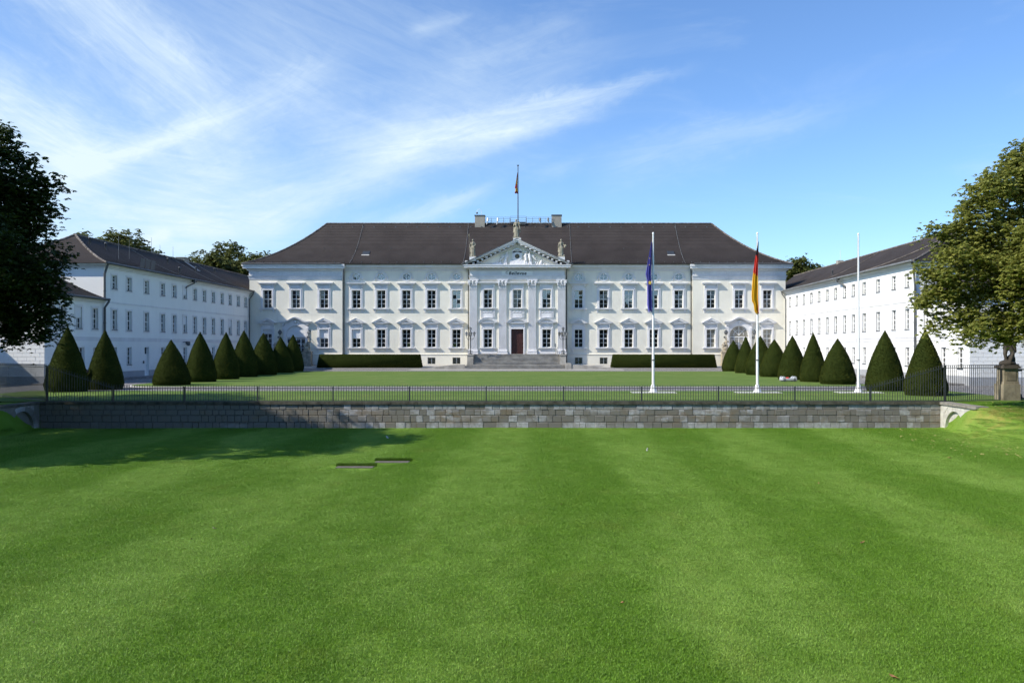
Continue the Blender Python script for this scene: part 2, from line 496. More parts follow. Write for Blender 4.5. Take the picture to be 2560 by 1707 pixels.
# ------------------------------------------------------------------ mesh builder
class MB:
    def __init__(self):
        self.v, self.f, self.s = [], [], []

    def add(self, vs, fs, smooth=False):
        o = len(self.v)
        self.v += [tuple(p) for p in vs]
        self.f += [tuple(i + o for i in f) for f in fs]
        self.s += [smooth] * len(fs)
        return self

    def box(self, x0, x1, y0, y1, z0, z1):
        v = [(x0, y0, z0), (x1, y0, z0), (x1, y1, z0), (x0, y1, z0), (x0, y0, z1), (x1, y0, z1), (x1, y1, z1), (x0, y1, z1)]
        return self.add(v, [(3, 2, 1, 0), (4, 5, 6, 7), (0, 1, 5, 4), (1, 2, 6, 5), (2, 3, 7, 6), (3, 0, 4, 7)])

    def prism(self, poly, a, b, axis="y"):
        """extrude a polygon: axis y takes (x,z), axis x takes (y,z), axis z takes (x,y)"""
        def P(p, q):
            if axis == "y":
                return (p[0], q, p[1])
            if axis == "x":
                return (q, p[0], p[1])
            return (p[0], p[1], q)
        n = len(poly)
        v = [P(p, a) for p in poly] + [P(p, b) for p in poly]
        f = [tuple(range(n)), tuple(range(2 * n - 1, n - 1, -1))]
        f += [(i, i + n, (i + 1) % n + n, (i + 1) % n) for i in range(n)]
        return self.add(v, f)

    def band(self, outer, inner, a, b, axis="y"):
        """strip between two open polylines of the same length, extruded"""
        for i in range(len(outer) - 1):
            self.prism([outer[i], outer[i + 1], inner[i + 1], inner[i]], a, b, axis)
        return self

    def tube(self, pts, r, n=8, cap=True, smooth=True):
        pts = [Vector(p) for p in pts]
        rs = r if isinstance(r, (list, tuple)) else [r] * len(pts)
        v, f = [], []
        up = None
        for i, p in enumerate(pts):
            d = (pts[min(i + 1, len(pts) - 1)] - pts[max(i - 1, 0)])
            d = d.normalized() if d.length > 1e-9 else Vector((0, 0, 1))
            if up is None:
                up = Vector((1, 0, 0)) if abs(d.x) < 0.9 else Vector((0, 1, 0))
            a = (up - d * up.dot(d)).normalized()
            b = d.cross(a)
            up = a
            for k in range(n):
                t_ = 2 * math.pi * k / n
                v.append(p + (a * math.cos(t_) + b * math.sin(t_)) * rs[i])
        for i in range(len(pts) - 1):
            for k in range(n):
                f.append((i * n + k, i * n + (k + 1) % n, (i + 1) * n + (k + 1) % n, (i + 1) * n + k))
        self.add(v, f, smooth)
        if cap:
            self.add([v[k] for k in range(n)], [tuple(range(n - 1, -1, -1))])
            self.add(v[-n:], [tuple(range(n))])
        return self

    def lathe(self, c, prof, n=16, smooth=True):
        v, f = [], []
        for r, z in prof:
            for k in range(n):
                t_ = 2 * math.pi * k / n
                v.append((c[0] + r * math.cos(t_), c[1] + r * math.sin(t_), c[2] + z))
        m_ = len(prof)
        for i in range(m_ - 1):
            for k in range(n):
                f.append((i * n + k, i * n + (k + 1) % n, (i + 1) * n + (k + 1) % n, (i + 1) * n + k))
        self.add(v, f, smooth)
        self.add(v[:n], [tuple(range(n - 1, -1, -1))])
        self.add(v[-n:], [tuple(range(n))])
        return self

    def ell(self, c, r, nu=12, nv=8):
        if not isinstance(r, (tuple, list)):
            r = (r, r, r)
        v = [(c[0], c[1], c[2] - r[2])]
        for j in range(1, nv):
            ph = math.pi * j / nv - math.pi / 2
            for k in range(nu):
                t_ = 2 * math.pi * k / nu
                v.append((c[0] + r[0] * math.cos(ph) * math.cos(t_), c[1] + r[1] * math.cos(ph) * math.sin(t_), c[2] + r[2] * math.sin(ph)))
        v.append((c[0], c[1], c[2] + r[2]))
        f = []
        for k in range(nu):
            f.append((0, 1 + (k + 1) % nu, 1 + k))
            o = 1 + (nv - 2) * nu
            f.append((len(v) - 1, o + k, o + (k + 1) % nu))
        for j in range(nv - 2):
            for k in range(nu):
                a = 1 + j * nu
                f.append((a + k, a + (k + 1) % nu, a + nu + (k + 1) % nu, a + nu + k))
        return self.add(v, f, True)

    def cap(self, p0, r0, p1, r1, nu=10, nv=7):
        """capsule made of overlapping balls (for remeshing)"""
        p0, p1 = Vector(p0), Vector(p1)
        n = max(2, int((p1 - p0).length / (0.45 * min(r0, r1))) + 1)
        for i in range(n):
            t_ = i / (n - 1)
            self.ell(p0.lerp(p1, t_), r0 + (r1 - r0) * t_, nu, nv)
        return self

    def mesh(self, name, material=None, recalc=True):
        me = bpy.data.meshes.new(name)
        me.from_pydata(self.v, [], self.f)
        if any(self.s):
            me.polygons.foreach_set("use_smooth", self.s)
        if recalc and len(self.f) < 40000:
            bm = bmesh.new()
            bm.from_mesh(me)
            bmesh.ops.recalc_face_normals(bm, faces=bm.faces)
            bm.to_mesh(me)
            bm.free()
        if material is not None:
            me.materials.append(M[material] if isinstance(material, str) else material)
        me.update()
        return me


def np_mesh(name, verts, faces, material, tint=None):
    """fast mesh from arrays; faces (n,3) or (n,4)"""
    me = bpy.data.meshes.new(name)
    k = faces.shape[1]
    me.vertices.add(len(verts))
    me.vertices.foreach_set("co", verts.astype(np.float32).ravel())
    me.loops.add(faces.size)
    me.loops.foreach_set("vertex_index", faces.astype(np.int32).ravel())
    me.polygons.add(len(faces))
    me.polygons.foreach_set("loop_start", np.arange(0, faces.size, k, dtype=np.int32))
    me.polygons.foreach_set("loop_total", np.full(len(faces), k, dtype=np.int32))
    if tint is not None:
        a = me.attributes.new("tint", "FLOAT", "FACE")
        a.data.foreach_set("value", tint.astype(np.float32))
    if material:
        me.materials.append(M[material])
    me.update(calc_edges=True)
    return me


def place(name, me, parent=None, loc=(0, 0, 0), rot=(0, 0, 0), scale=(1, 1, 1)):
    o = bpy.data.objects.new(name, me)
    COL.objects.link(o)
    o.parent = parent
    o.location, o.rotation_euler, o.scale = loc, rot, scale
    return o


def part(name, mb, material, parent, loc=(0, 0, 0), rot=(0, 0, 0)):
    return place(name, mb.mesh(name, material), parent, loc, rot)


def tag(o, label, cat, group=None, kind=None):
    if label:
        o["label"] = label
    if cat:
        o["category"] = cat
    if group:
        o["group"] = group
    if kind:
        o["kind"] = kind
    return o


def thing(name, label, cat, loc=(0, 0, 0), rotz=0.0, group=None):
    o = place(name, None, None, loc, (0, 0, rotz))
    return tag(o, label, cat, group)


def structure(name, me, loc=(0, 0, 0)):
    o = place(name, me, None, loc)
    o["kind"] = "structure"
    return o


def remesh(mb, voxel, material, name, smooth=2):
    me = mb.mesh(name + "_raw", None, recalc=False)
    o = bpy.data.objects.new("tmp", me)
    COL.objects.link(o)
    md = o.modifiers.new("r", "REMESH")
    md.mode = "VOXEL"
    md.voxel_size = voxel
    md.use_smooth_shade = True
    if smooth:
        ms = o.modifiers.new("s", "SMOOTH")
        ms.factor = 0.5
        ms.iterations = smooth
    dg = bpy.context.evaluated_depsgraph_get()
    out = bpy.data.meshes.new_from_object(o.evaluated_get(dg))
    out.name = name
    bpy.data.objects.remove(o)
    bpy.data.meshes.remove(me)
    out.materials.clear()
    out.materials.append(M[material])
    return out


def wpt(px, py, d):
    """a point of the place seen at photo pixel (px, py) at depth d"""
    return (CAM[0] + (px - 1355.0) * d / 2128.0, d, CAM[2] + (868.0 - py) * d / 2128.0)

# ------------------------------------------------------------------ terrain
def S(t):
    t = min(1.0, max(0.0, t))
    return t * t * (3 - 2 * t)


LOW = -1.37
WALL_Y = 45.5
RX, LX = 24.6, -23.55            # inner faces of the two return walls


def zprof(y):
    """courtyard: flat lawn, then a gentle rise to the palace wall"""
    if y < 100:
        return 0.0
    if y < 109.5:
        return 0.1 * (y - 100) / 9.5
    return 0.1 + 0.45 * min(1.0, (y - 109.5) / 5.5)


def bank(u, y):
    """height of the side banks; u = distance beyond the inner face of the return wall"""
    if u > 0.2 and y > 41.8:
        return 0.0
    k = S((45.5 - y) / 3.9)
    # terrace runs out towards the camera, its flank slopes into the sunken lawn
    ramp = 1.0 - S((41.9 - y) / 9.0)
    side = S((u + 0.72 * k) / 0.8)
    if y < 41.9:
        side = S((u + 0.72 * k + 0.35 * (41.9 - y)) / (0.8 + 0.6 * (41.9 - y)))
    return LOW * (1.0 - ramp * side)


def ground_z(x, y):
    if y > WALL_Y + 0.12:
        return zprof(y) - 0.03
    z = LOW
    if x > 10:
        z = bank(x - RX, y)
    elif x < -10:
        z = bank(LX - x, y)
    near = S((y - 4) / 10.0)
    return z + 0.03 * mnoise.noise(Vector((x * 0.12, y * 0.12, 0))) * near - 0.0


def build_ground():
    xs = [-2500, -900, -400, -200, -120, -80, -60, -50, -42]
    xs += list(np.arange(-36, -16, 0.35)) + list(np.arange(-16, 16, 1.0)) + list(np.arange(16, 36, 0.35))
    xs += [36, 42, 50, 60, 80, 120, 200, 400, 900, 2500]
    xs = sorted(set(round(float(x), 3) for x in xs) | {RX + 0.1, RX + 0.24, LX - 0.1, LX - 0.24})
    ys = [-1500, -500, -200, -100, -50, -20, 0, 5] + list(np.arange(8, 34, 1.0)) + list(np.arange(34, 45.4, 0.3)) + [45.5, 45.55, 45.64, 46, 47, 50, 60, 80, 100, 103, 106, 109.5, 111, 113, 115, 117, 140, 200, 400, 1000, 2600]
    ys = sorted(set(round(float(y), 3) for y in ys) | {41.75, 41.85})
    v = [(x, y, ground_z(x, y)) for y in ys for x in xs]
    nx = len(xs)
    f = [(j * nx + i, j * nx + i + 1, (j + 1) * nx + i + 1, (j + 1) * nx + i) for j in range(len(ys) - 1) for i in range(nx - 1)]
    mb = MB()
    mb.add(v, f, False)
    me = mb.mesh("ground", "lawn", recalc=False)
    me.polygons.foreach_set("use_smooth", [True] * len(f))
    structure("ground", me)


build_ground()


def sheet(name, xs, ys, lift, material):
    """a sheet that follows the courtyard profile"""
    v = [(x, y, zprof(y) + lift) for y in ys for x in xs]
    nx = len(xs)
    f = [(j * nx + i, j * nx + i + 1, (j + 1) * nx + i + 1, (j + 1) * nx + i) for j in range(len(ys) - 1) for i in range(nx - 1)]
    return structure(name, MB().add(v, f).mesh(name, material))


# cobbled drive round the central lawn
sheet("drive", [-75, -36.3, 0, 36.3, 75], [48.6, 60, 80, 100, 109.5, 113, 115.2], 0.0, "cobble")
# raised slab pavement along the foot of the palace
pv = MB()
for xa, xb in ((-36.0, -7.6), (7.6, 36.0)):
    yy = [110.6, 112.0, 113.5, 115.2]
    v, f = [], []
    for y in yy:
        for x in (xa, xb):
            v.append((x, y, zprof(y) + 0.07))
    for j in range(3):
        f.append((2 * j, 2 * j + 1, 2 * j + 3, 2 * j + 2))
    pv.add(v, f)
    pv.add([(xa, 110.6, zprof(110.6) - 0.05), (xb, 110.6, zprof(110.6) - 0.05), (xb, 110.6, zprof(110.6) + 0.07), (xa, 110.6, zprof(110.6) + 0.07)], [(0, 1, 2, 3)])
pv.box(-13.5, 13.5, 105.6, 109.9, 0.0, zprof(109) + 0.045)
structure("pavement", pv.mesh("pavement", "pave"))
# pavements along the wings
for sgn in (-1, 1):
    sp_ = MB()
    xa, xb = sorted((sgn * 34.4, sgn * 36.3))
    sp_.box(xa, xb, 66.0, 111, -0.05, 0.12)
    structure("side_pavement", sp_.mesh("side_pavement", "cobble"))


def rounded_rect(x0, x1, y0, y1, r, n=8):
    pts = []
    for cx, cy, a0 in ((x1 - r, y0 + r, -90), (x1 - r, y1 - r, 0), (x0 + r, y1 - r, 90), (x0 + r, y0 + r, 180)):
        for k in range(n + 1):
            a = R(a0 + 90 * k / n)
            pts.append((cx + r * math.cos(a), cy + r * math.sin(a)))
    return pts


def lawn_island(name, x0, x1, y0, y1, r, kerb=0.14):
    outer = rounded_rect(x0 - kerb, x1 + kerb, y0 - kerb, y1 + kerb, r + kerb)
    inner = rounded_rect(x0, x1, y0, y1, r)
    n = len(inner)
    kb = MB()
    v = [(p[0], p[1], zz) for zz in (-0.05, 0.07) for p in outer] + [(p[0], p[1], 0.07) for p in inner]
    f = [(i, (i + 1) % n, n + (i + 1) % n, n + i) for i in range(n)] + [(n + i, n + (i + 1) % n, 2 * n + (i + 1) % n, 2 * n + i) for i in range(n)]
    kb.add(v, f)
    structure("kerb", kb.mesh("kerb", "kerb"))
    structure(name, MB().add([(p[0], p[1], 0.085) for p in inner], [tuple(range(n))]).mesh(name, "court"))


lawn_island("courtyard_lawn", -28.0, 28.4, 62.6, 101.2, 3.0)
# lawn strip behind the fence
structure("lawn_strip", MB().box(-31, 30.5, 45.85, 57.0, -0.1, 0.035).mesh("lawn_strip", "court"))


# ------------------------------------------------------------------ sunken boundary wall (ha-ha)
def block_mesh(name, material, ch=0.10):
    """unit ashlar block, front chamfered; x,z in 0..1, y 0 front .. 1 back"""
    c = ch
    v = [(0, 0.25, 0), (1, 0.25, 0), (1, 0.25, 1), (0, 0.25, 1),
         (c * .4, 0, c), (1 - c * .4, 0, c), (1 - c * .4, 0, 1 - c), (c * .4, 0, 1 - c),
         (0, 1, 0), (1, 1, 0), (1, 1, 1), (0, 1, 1)]
    f = [(4, 5, 6, 7), (0, 1, 5, 4), (1, 2, 6, 5), (2, 3, 7, 6), (3, 0, 4, 7), (0, 8, 9, 1), (1, 9, 10, 2), (2, 10, 11, 3), (3, 11, 8, 0)]
    return MB().add(v, f).mesh(name, material)


def build_boundary_wall():
    w = thing("boundary_wall", "long low retaining wall of stained grey ashlar below the iron fence", "wall", (0, WALL_Y, LOW))
    core = MB().box(LX - 0.02, RX + 0.02, 0.07, 0.30, -0.1, 1.27)
    part("core", core, "mortar", w)
    cop = MB()
    x = LX - 0.4
    while x < RX + 0.35:
        x2 = min(x + 1.35 + random.random() * 0.3, RX + 0.36)
        cop.box(x, x2 - 0.012, -0.07, 0.36, 1.272, 1.42 + random.uniform(-0.004, 0.006))
        x = x2
    part("coping", cop, "coping", w)
    unit = block_mesh("stone", "ashlar", 0.05)
    unit2 = block_mesh("stone", "ashlar", 0.09)
    rows = [(-0.04, 0.315), (0.315, 0.68), (0.68, 0.985), (0.985, 1.272)]
    spec = []
    for ri, (za, zb) in enumerate(rows):
        x = LX
        while x < RX - 0.05:
            wd = random.uniform(0.28, 0.52) if random.random() < 0.8 else random.uniform(0.5, 0.75)
            x2 = x + wd
            if x2 > RX - 0.25:
                x2 = RX
            spec.append((x, x2, za, zb))
            x = x2
    spec.sort(key=lambda s: -s[1])       # the sunlit right-hand stones first
    rest = MB()
    for i, (xa, xb, za, zb) in enumerate(spec):
        d = random.uniform(-0.012, 0.012)
        if i < 298:
            place("stone", unit if random.random() < .6 else unit2, w, (xa + 0.003, d, za + 0.003), (0, 0, 0), (xb - xa - 0.006, 0.12, zb - za - 0.006))
        else:
            g = 0.006
            a, b_, c, e = xa + g, xb - g, za + g, zb - g
            k = 0.02
            rest.add([(a, d + .03, c), (b_, d + .03, c), (b_, d + .03, e), (a, d + .03, e), (a + k, d, c + k), (b_ - k, d, c + k), (b_ - k, d, e - k), (a + k, d, e - k), (a, .1, c), (b_, .1, c), (b_, .1, e), (a, .1, e)],
                     [(4, 5, 6, 7), (0, 1, 5, 4), (1, 2, 6, 5), (2, 3, 7, 6), (3, 0, 4, 7), (0, 8, 9, 1), (1, 9, 10, 2), (2, 10, 11, 3), (3, 11, 8, 0)])
    o = part("stonework", rest, "ashlar", w)
    o["kind"] = "stuff"


build_boundary_wall()


def build_return_wall(sgn, label):
    """end wall running towards the camera with a blind arch; local x runs from the corner to the near end"""
    L, H = 3.75, 1.27
    if sgn > 0:
        w = thing("return_wall", label, "wall", (RX, WALL_Y, LOW), R(-90))
    else:
        w = thing("return_wall", label, "wall", (LX, WALL_Y - L, LOW), R(90))
    mir = (lambda x: x) if sgn > 0 else (lambda x: L - x)
    # local y+ points away from the lawn
    part("core", MB().box(0, L, 0.24, 0.5, -0.2, H), "mortar", w)
    part("arch_infill", MB().box(mir(0.5) if sgn > 0 else mir(2.6), mir(2.6) if sgn > 0 else mir(0.5), 0.16, 0.239, -0.1, 1.12), "ashlarsunlit" if sgn > 0 else "ashlar", w)
    mt = "ashlarsunlit" if sgn > 0 else "ashlar"  # sunlit side gets the paler stone colour
    cx, cz, r0, r1 = 1.5, 0.02, 0.98, 1.32

    def piece(poly):
        ctr = (sum(p[0] for p in poly) / len(poly), sum(p[1] for p in poly) / len(poly))
        poly = [(p[0] + (ctr[0] - p[0]) * 0.02, p[1] + (ctr[1] - p[1]) * 0.02) for p in poly]
        if sgn < 0:
            poly = [(mir(p[0]), p[1]) for p in poly][::-1]
        d = random.uniform(-0.008, 0.008)
        part("stone", MB().prism(poly, d, 0.25), mt, w)
    nv = 9
    for k in range(nv):
        a0, a1 = math.pi * (1 - k / nv), math.pi * (1 - (k + 1) / nv)
        am = (a0 + a1) / 2
        P = lambda r, a: (cx + r * math.cos(a), min(cz + r * math.sin(a), H - 0.005))
        piece([P(r0, a0), P(r0, am), P(r0, a1), P(r1, a1), P(r1, am), P(r1, a0)])

    def push(x, z):
        dx, dz = x - cx, z - cz
        rr = math.hypot(dx, dz)
        if rr < r1 + 0.01:
            if rr < 1e-3:
                return (x, z)
            k_ = (r1 + 0.01) / rr
            return (cx + dx * k_, min(cz + dz * k_, H))
        return (x, z)
    xs = [0, 0.10, 0.5, 0.95, 1.5, 2.0, 2.45, 2.9, 3.3, L]
    zs = [0, 0.42, 0.86, H]
    for i in range(len(xs) - 1):
        for j in range(3):
            q = [(xs[i], zs[j]), (xs[i + 1], zs[j]), (xs[i + 1], zs[j + 1]), (xs[i], zs[j + 1])]
            if all(math.hypot(p[0] - cx, p[1] - cz) < r1 + 0.02 for p in q):
                continue
            q2 = [push(*p) for p in q]
            area = abs(sum(q2[k][0] * q2[(k + 1) % 4][1] - q2[(k + 1) % 4][0] * q2[k][1] for k in range(4))) / 2
            if area > 0.012:
                piece(q2)
    cop = MB()
    xa, xb = (-0.32, L + 0.12) if sgn > 0 else (-0.12, L + 0.32)
    n = 4
    for k in range(n):
        a = xa + (xb - xa) * k / n
        cop.box(a, a + (xb - xa) / n - 0.012, -0.075, 0.56, H + 0.003, H + 0.14)
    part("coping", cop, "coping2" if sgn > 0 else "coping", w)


build_return_wall(1, "end wall of stone coloured paler for the sun with a blind arch beside the grassy bank, in full sun")
build_return_wall(-1, "shaded end wall with a blind arch at the dark left corner of the boundary wall")


# ------------------------------------------------------------------ iron fences
def bar_mesh(h, name="bar"):
    mb = MB()
    r = 0.0115
    mb.box(-r, r, -r, r, 0, h - 0.13)
    mb.lathe((0, 0, h - 0.13), [(0.010, 0), (0.026, 0.02), (0.026, 0.035), (0.012, 0.05), (0.022, 0.075), (0.001, 0.13)], 6, False)
    return mb.mesh(name, "iron")


def fence_run(f, pts, hfun, spacing, rails, base_off=0.07, shared_h=None, max_bars=298, org=(0, 0, 0)):
    """bars, rails along a straight run of points (two ends)"""
    a, b = Vector(pts[0]), Vector(pts[1])
    L = (b - a).length
    n = max(2, int(L / spacing))
    o = Vector(org)
    shared = bar_mesh(shared_h) if shared_h else None
    extra = MB()
    for i in range(n):
        t_ = (i + 0.5) / n
        p = a.lerp(b, t_) - o
        h = hfun(t_)
        me = shared or bar_mesh(h)
        place("bar", me, f, (p.x, p.y, p.z + 0.02), (0, 0, 0))
    for fr in rails:
        p0, p1 = a - o, b - o
        z0, z1 = (fr if fr >= 0 else hfun(0) + fr), (fr if fr >= 0 else hfun(1) + fr)
        d = (p1 - p0).normalized()
        side = Vector((-d.y, d.x, 0)) * 0.013
        v = []
        for p, z in ((p0, z0), (p1, z1)):
            for sx, sz in ((-1, -0.018), (1, -0.018), (1, 0.018), (-1, 0.018)):
                q = p + side * sx
                v.append((q.x, q.y, q.z + z + sz))
        part("rail", MB().add(v, [(0, 1, 2, 3), (7, 6, 5, 4), (0, 4, 5, 1), (1, 5, 6, 2), (2, 6, 7, 3), (3, 7, 4, 0)]), "iron", f)


def fence_post(f, p, h, r=0.032):
    mb = MB().box(-r, r, -r, r, -0.02, h)
    mb.box(-r - .012, r + .012, -r - .012, r + .012, h, h + 0.03)
    part("post", mb, "iron", f, p)


FY = 45.72
FZ = 0.05
FX0, FX1 = -19.75, 20.95          # ends of the low run
CX0, CX1 = -23.3, 24.95           # corner posts
f = thing("iron_fence", "long low dark iron spear fence standing on the boundary wall", "fence", (0, FY, FZ), 0, "iron fences")
fence_run(f, [(FX0, 0, 0), (FX1, 0, 0)], lambda t_: 0.88, 0.137, [0.035, 0.70], shared_h=0.88)
xpost = [FX0] + [wpt(px, 1000, FY)[0] for px in (460.5, 644, 832.5, 1023.5, 1215.5, 1409, 1604, 1796.5, 1987.5)] + [FX1]
for x in xpost:
    fence_post(f, (x, 0.02, 0), 0.75)
# sloping stretches
for nm, a, b, h0, h1, lab in (("iron_fence", FX0, CX0, 0.88, 2.0, "dark iron fence stretch rising leftwards in front of the two nearest cone yews, in shade"),
                              ("iron_fence", FX1, CX1, 0.88, 2.0, "dark iron fence stretch rising rightwards in front of the two nearest cone yews, in sun")):
    g = thing(nm, lab, "fence", (a, FY, FZ), 0, "iron fences")
    fence_run(g, [(0, 0, 0), (b - a, 0, 0)], lambda t_: h0 + (h1 - h0) * t_, 0.137, [0.035, -0.17])
    fence_post(g, (b - a, 0.02, 0), h1 - 0.12, 0.045)
    # raking stay behind the corner post
    sgn = 1 if b < a else -1
    part("stay", MB().tube([(b - a, 0.05, 0.9), (b - a + sgn * 0.55, 0.35, 0.0)], 0.012, 6), "iron", g)
g = thing("iron_fence", "tall dark iron spear fence running back from the left wall corner under the dark tree", "fence", (CX0, FY, FZ), 0, "iron fences")
fence_run(g, [(0, 0, 0), (-7.2, 6.0, -0.03)], lambda t_: 2.0, 0.145, [0.05, 1.83], shared_h=2.0)
g = thing("iron_fence", "tall dark iron spear fence between the right corner post and the statue pedestal", "fence", (CX1, FY, FZ - 0.05), 0, "iron fences")
fence_run(g, [(0, 0, 0), (3.72, 1.3, 0.0)], lambda t_: 2.0, 0.145, [0.05, 1.83, 1.97], shared_h=2.0)
fence_post(g, (3.72, 1.3, 0), 1.95, 0.045)
GX, GY = CX1 + 3.72, FY + 1.3


# ------------------------------------------------------------------ facade pieces (local frame: x along the wall, y+ into the wall, z up)
def wall_cells(mb, x0, x1, z0, z1, holes, y=0.0, depth=0.34):
    """wall face at y with rectangular holes (xa, xb, za, zb) and their reveals"""
    xs = sorted({x0, x1} | {h[0] for h in holes} | {h[1] for h in holes})
    zs = sorted({z0, z1} | {h[2] for h in holes} | {h[3] for h in holes})
    xs = [x for x in xs if x0 <= x <= x1]
    zs = [z for z in zs if z0 <= z <= z1]
    for i in range(len(xs) - 1):
        for j in range(len(zs) - 1):
            cx, cz = (xs[i] + xs[i + 1]) / 2, (zs[j] + zs[j + 1]) / 2
            if any(h[0] < cx < h[1] and h[2] < cz < h[3] for h in holes):
                continue
            mb.add([(xs[i], y, zs[j]), (xs[i + 1], y, zs[j]), (xs[i + 1], y, zs[j + 1]), (xs[i], y, zs[j + 1])], [(0, 1, 2, 3)])
    for a, b, c, d in holes:
        for q in ([(a, c), (a, d)], [(b, d), (b, c)], [(a, d), (b, d)], [(b, c), (a, c)]):
            (p0, r0), (p1, r1) = q
            mb.add([(p0, y, r0), (p1, y, r1), (p1, y + depth, r1), (p0, y + depth, r0)], [(0, 1, 2, 3)])
    return mb


_cache = {}


def cached(key, fn):
    if key not in _cache:
        _cache[key] = fn()
    return _cache[key]


def sash_mesh(w, h, cols=2, rows=4, fr=0.055, mull=0.075, bar=0.03, trans=True):
    """white casement: frame, middle post, transom, glazing bars; origin bottom centre, front face y=0"""
    mb = MB()
    mb.box(-w / 2, -w / 2 + fr, 0, .07, 0, h)
    mb.box(w / 2 - fr, w / 2, 0, .07, 0, h)
    mb.box(-w / 2 + fr, w / 2 - fr, 0, .07, h - fr, h)
    mb.box(-w / 2 + fr, w / 2 - fr, 0, .07, 0, fr)
    if cols == 2:
        mb.box(-mull / 2, mull / 2, -0.015, .07, fr, h - fr)
    for r in range(1, rows):
        z = h * r / rows
        t_ = 0.085 if trans and r == rows // 2 else bar
        y0 = -0.012 if t_ > 0.05 else 0.012
        for a, b in ((-w / 2 + fr, -mull / 2), (mull / 2, w / 2 - fr)):
            mb.box(a, b, y0, .06, z - t_ / 2, z + t_ / 2)
    return mb.mesh("sash", "paint")


def panes_for(o, w, h, glass, cols=2, rows=4, fr=0.055, y=0.04, tilt=0.35):
    pw, ph = (w - 2 * fr) / cols, (h - 2 * fr) / rows
    me = cached(("pane", round(pw, 3), round(ph, 3), glass), lambda: MB().box(-pw / 2, pw / 2, 0, .008, -ph / 2, ph / 2).mesh("pane", glass))
    for i in range(cols):
        for j in range(rows):
            place("pane", me, o, (-w / 2 + fr + pw * (i + .5), y, fr + ph * (j + .5)), (R(random.gauss(0, tilt)), 0, R(random.gauss(0, tilt))))


def console(mb, x, z0, z1, w, p):
    """scrolled bracket seen from the front"""
    mb.prism([(-0.0, z1), (-p, z1), (-p * 1.0, z1 - (z1 - z0) * .3), (-p * .45, z1 - (z1 - z0) * .55), (-p * .5, z0 + .03), (0, z0)], x - w / 2, x + w / 2, "x")


def surround_mesh(w, h, head, side=0.34, proud=0.09):
    """moulded architrave round an opening with a frieze (head) above and two consoles"""
    mb = MB()
    for s in (-1, 1):
        a, b = sorted((s * w / 2, s * (w / 2 + side)))
        mb.box(a, b, -proud, 0.03, 0, h + head)
        a2, b2 = sorted((s * (w / 2 + 0.04), s * (w / 2 + 0.17)))
        mb.box(a2, b2, -proud - 0.045, -proud - .001, 0, h + 0.12)
        console(mb, s * (w / 2 + side - 0.10), h + head - 0.62, h + head - 0.01, 0.16, 0.26)
    mb.box(-w / 2, w / 2, -proud, 0.03, h, h + head)
    mb.box(-w / 2 - 0.04, w / 2 + 0.04, -proud - 0.045, -proud - .001, h + 0.0, h + 0.13)
    mb.box(-w / 2 + 0.02, w / 2 - 0.02, -proud - 0.03, -proud - .001, h + 0.24, h + head - 0.14)
    return mb.mesh("surround", "trim")


def hood_mesh(kind, w, h0=0.0):
    """z=0 is the underside of the hood"""
    mb = MB()
    hw = w / 2
    if kind == "flat":
        mb.box(-hw + .18, hw - .18, -0.22, 0.02, 0, 0.09)
        mb.box(-hw + .08, hw - .08, -0.34, 0.02, 0.09, 0.17)
        mb.box(-hw, hw, -0.44, 0.02, 0.17, 0.27)
        mb.prism([(0.02, .27), (-.46, .27), (-.46, .29), (0.02, .36)], -hw - .02, hw + .02, "x")
    else:
        mb.box(-hw + .14, hw - .14, -0.22, 0.02, 0, 0.07)
        mb.box(-hw + .04, hw - .04, -0.36, 0.02, 0.07, 0.15)
        n = 16
        if kind == "tri":
            H, t_ = 0.62, 0.20
            o = [(-hw - .04, .15), (0, .15 + H), (hw + .04, .15)]
            i_ = [(-hw + .42, .15), (0, .15 + H - t_ - .05), (hw - .42, .15)]
            o2 = [(-hw - .09, .155), (0, .155 + H + .055), (hw + .09, .155)]
        else:
            H, t_ = 0.62, 0.19
            Rr = (hw * hw + H * H) / (2 * H)
            cz = .15 + H - Rr
            a0 = math.asin(min(1, hw / Rr))
            o = [(Rr * math.sin(a0 * (2 * k / n - 1)), cz + Rr * math.cos(a0 * (2 * k / n - 1))) for k in range(n + 1)]
            o2 = [(p[0] * 1.03, p[1] + .05) for p in o]
            h2, w2 = H - t_, hw - .36
            R2 = (w2 * w2 + h2 * h2) / (2 * h2)
            a2 = math.asin(min(1, w2 / R2))
            c2 = .15 + h2 - R2
            i_ = [(R2 * math.sin(a2 * (2 * k / n - 1)), c2 + R2 * math.cos(a2 * (2 * k / n - 1))) for k in range(n + 1)]
        mb.band(o, i_, -0.40, 0.02)
        mb.band(o2, o, -0.46, 0.02)
        poly = i_ + [(i_[-1][0], .1501), (i_[0][0], .1501)] if kind != "tri" else i_
        mb.prism([(p[0] * 1.01, p[1] + 0.004) for p in (i_ if kind == "tri" else i_)], -0.13, 0.02)
    return mb.mesh("hood", "trim")


def sill_mesh(w):
    mb = MB()
    mb.box(-w / 2, w / 2, -0.27, 0.02, -0.10, 0.0)
    mb.box(-w / 2 + .06, w / 2 - .06, -0.19, 0.02, -0.20, -0.10)
    for s in (-1, 1):
        console(mb, s * (w / 2 - 0.33), -0.52, -0.20, 0.26, 0.15)
    # zinc flashing on top
    return mb.mesh("sill", "trim")


W_, H_ = 1.12, 2.41


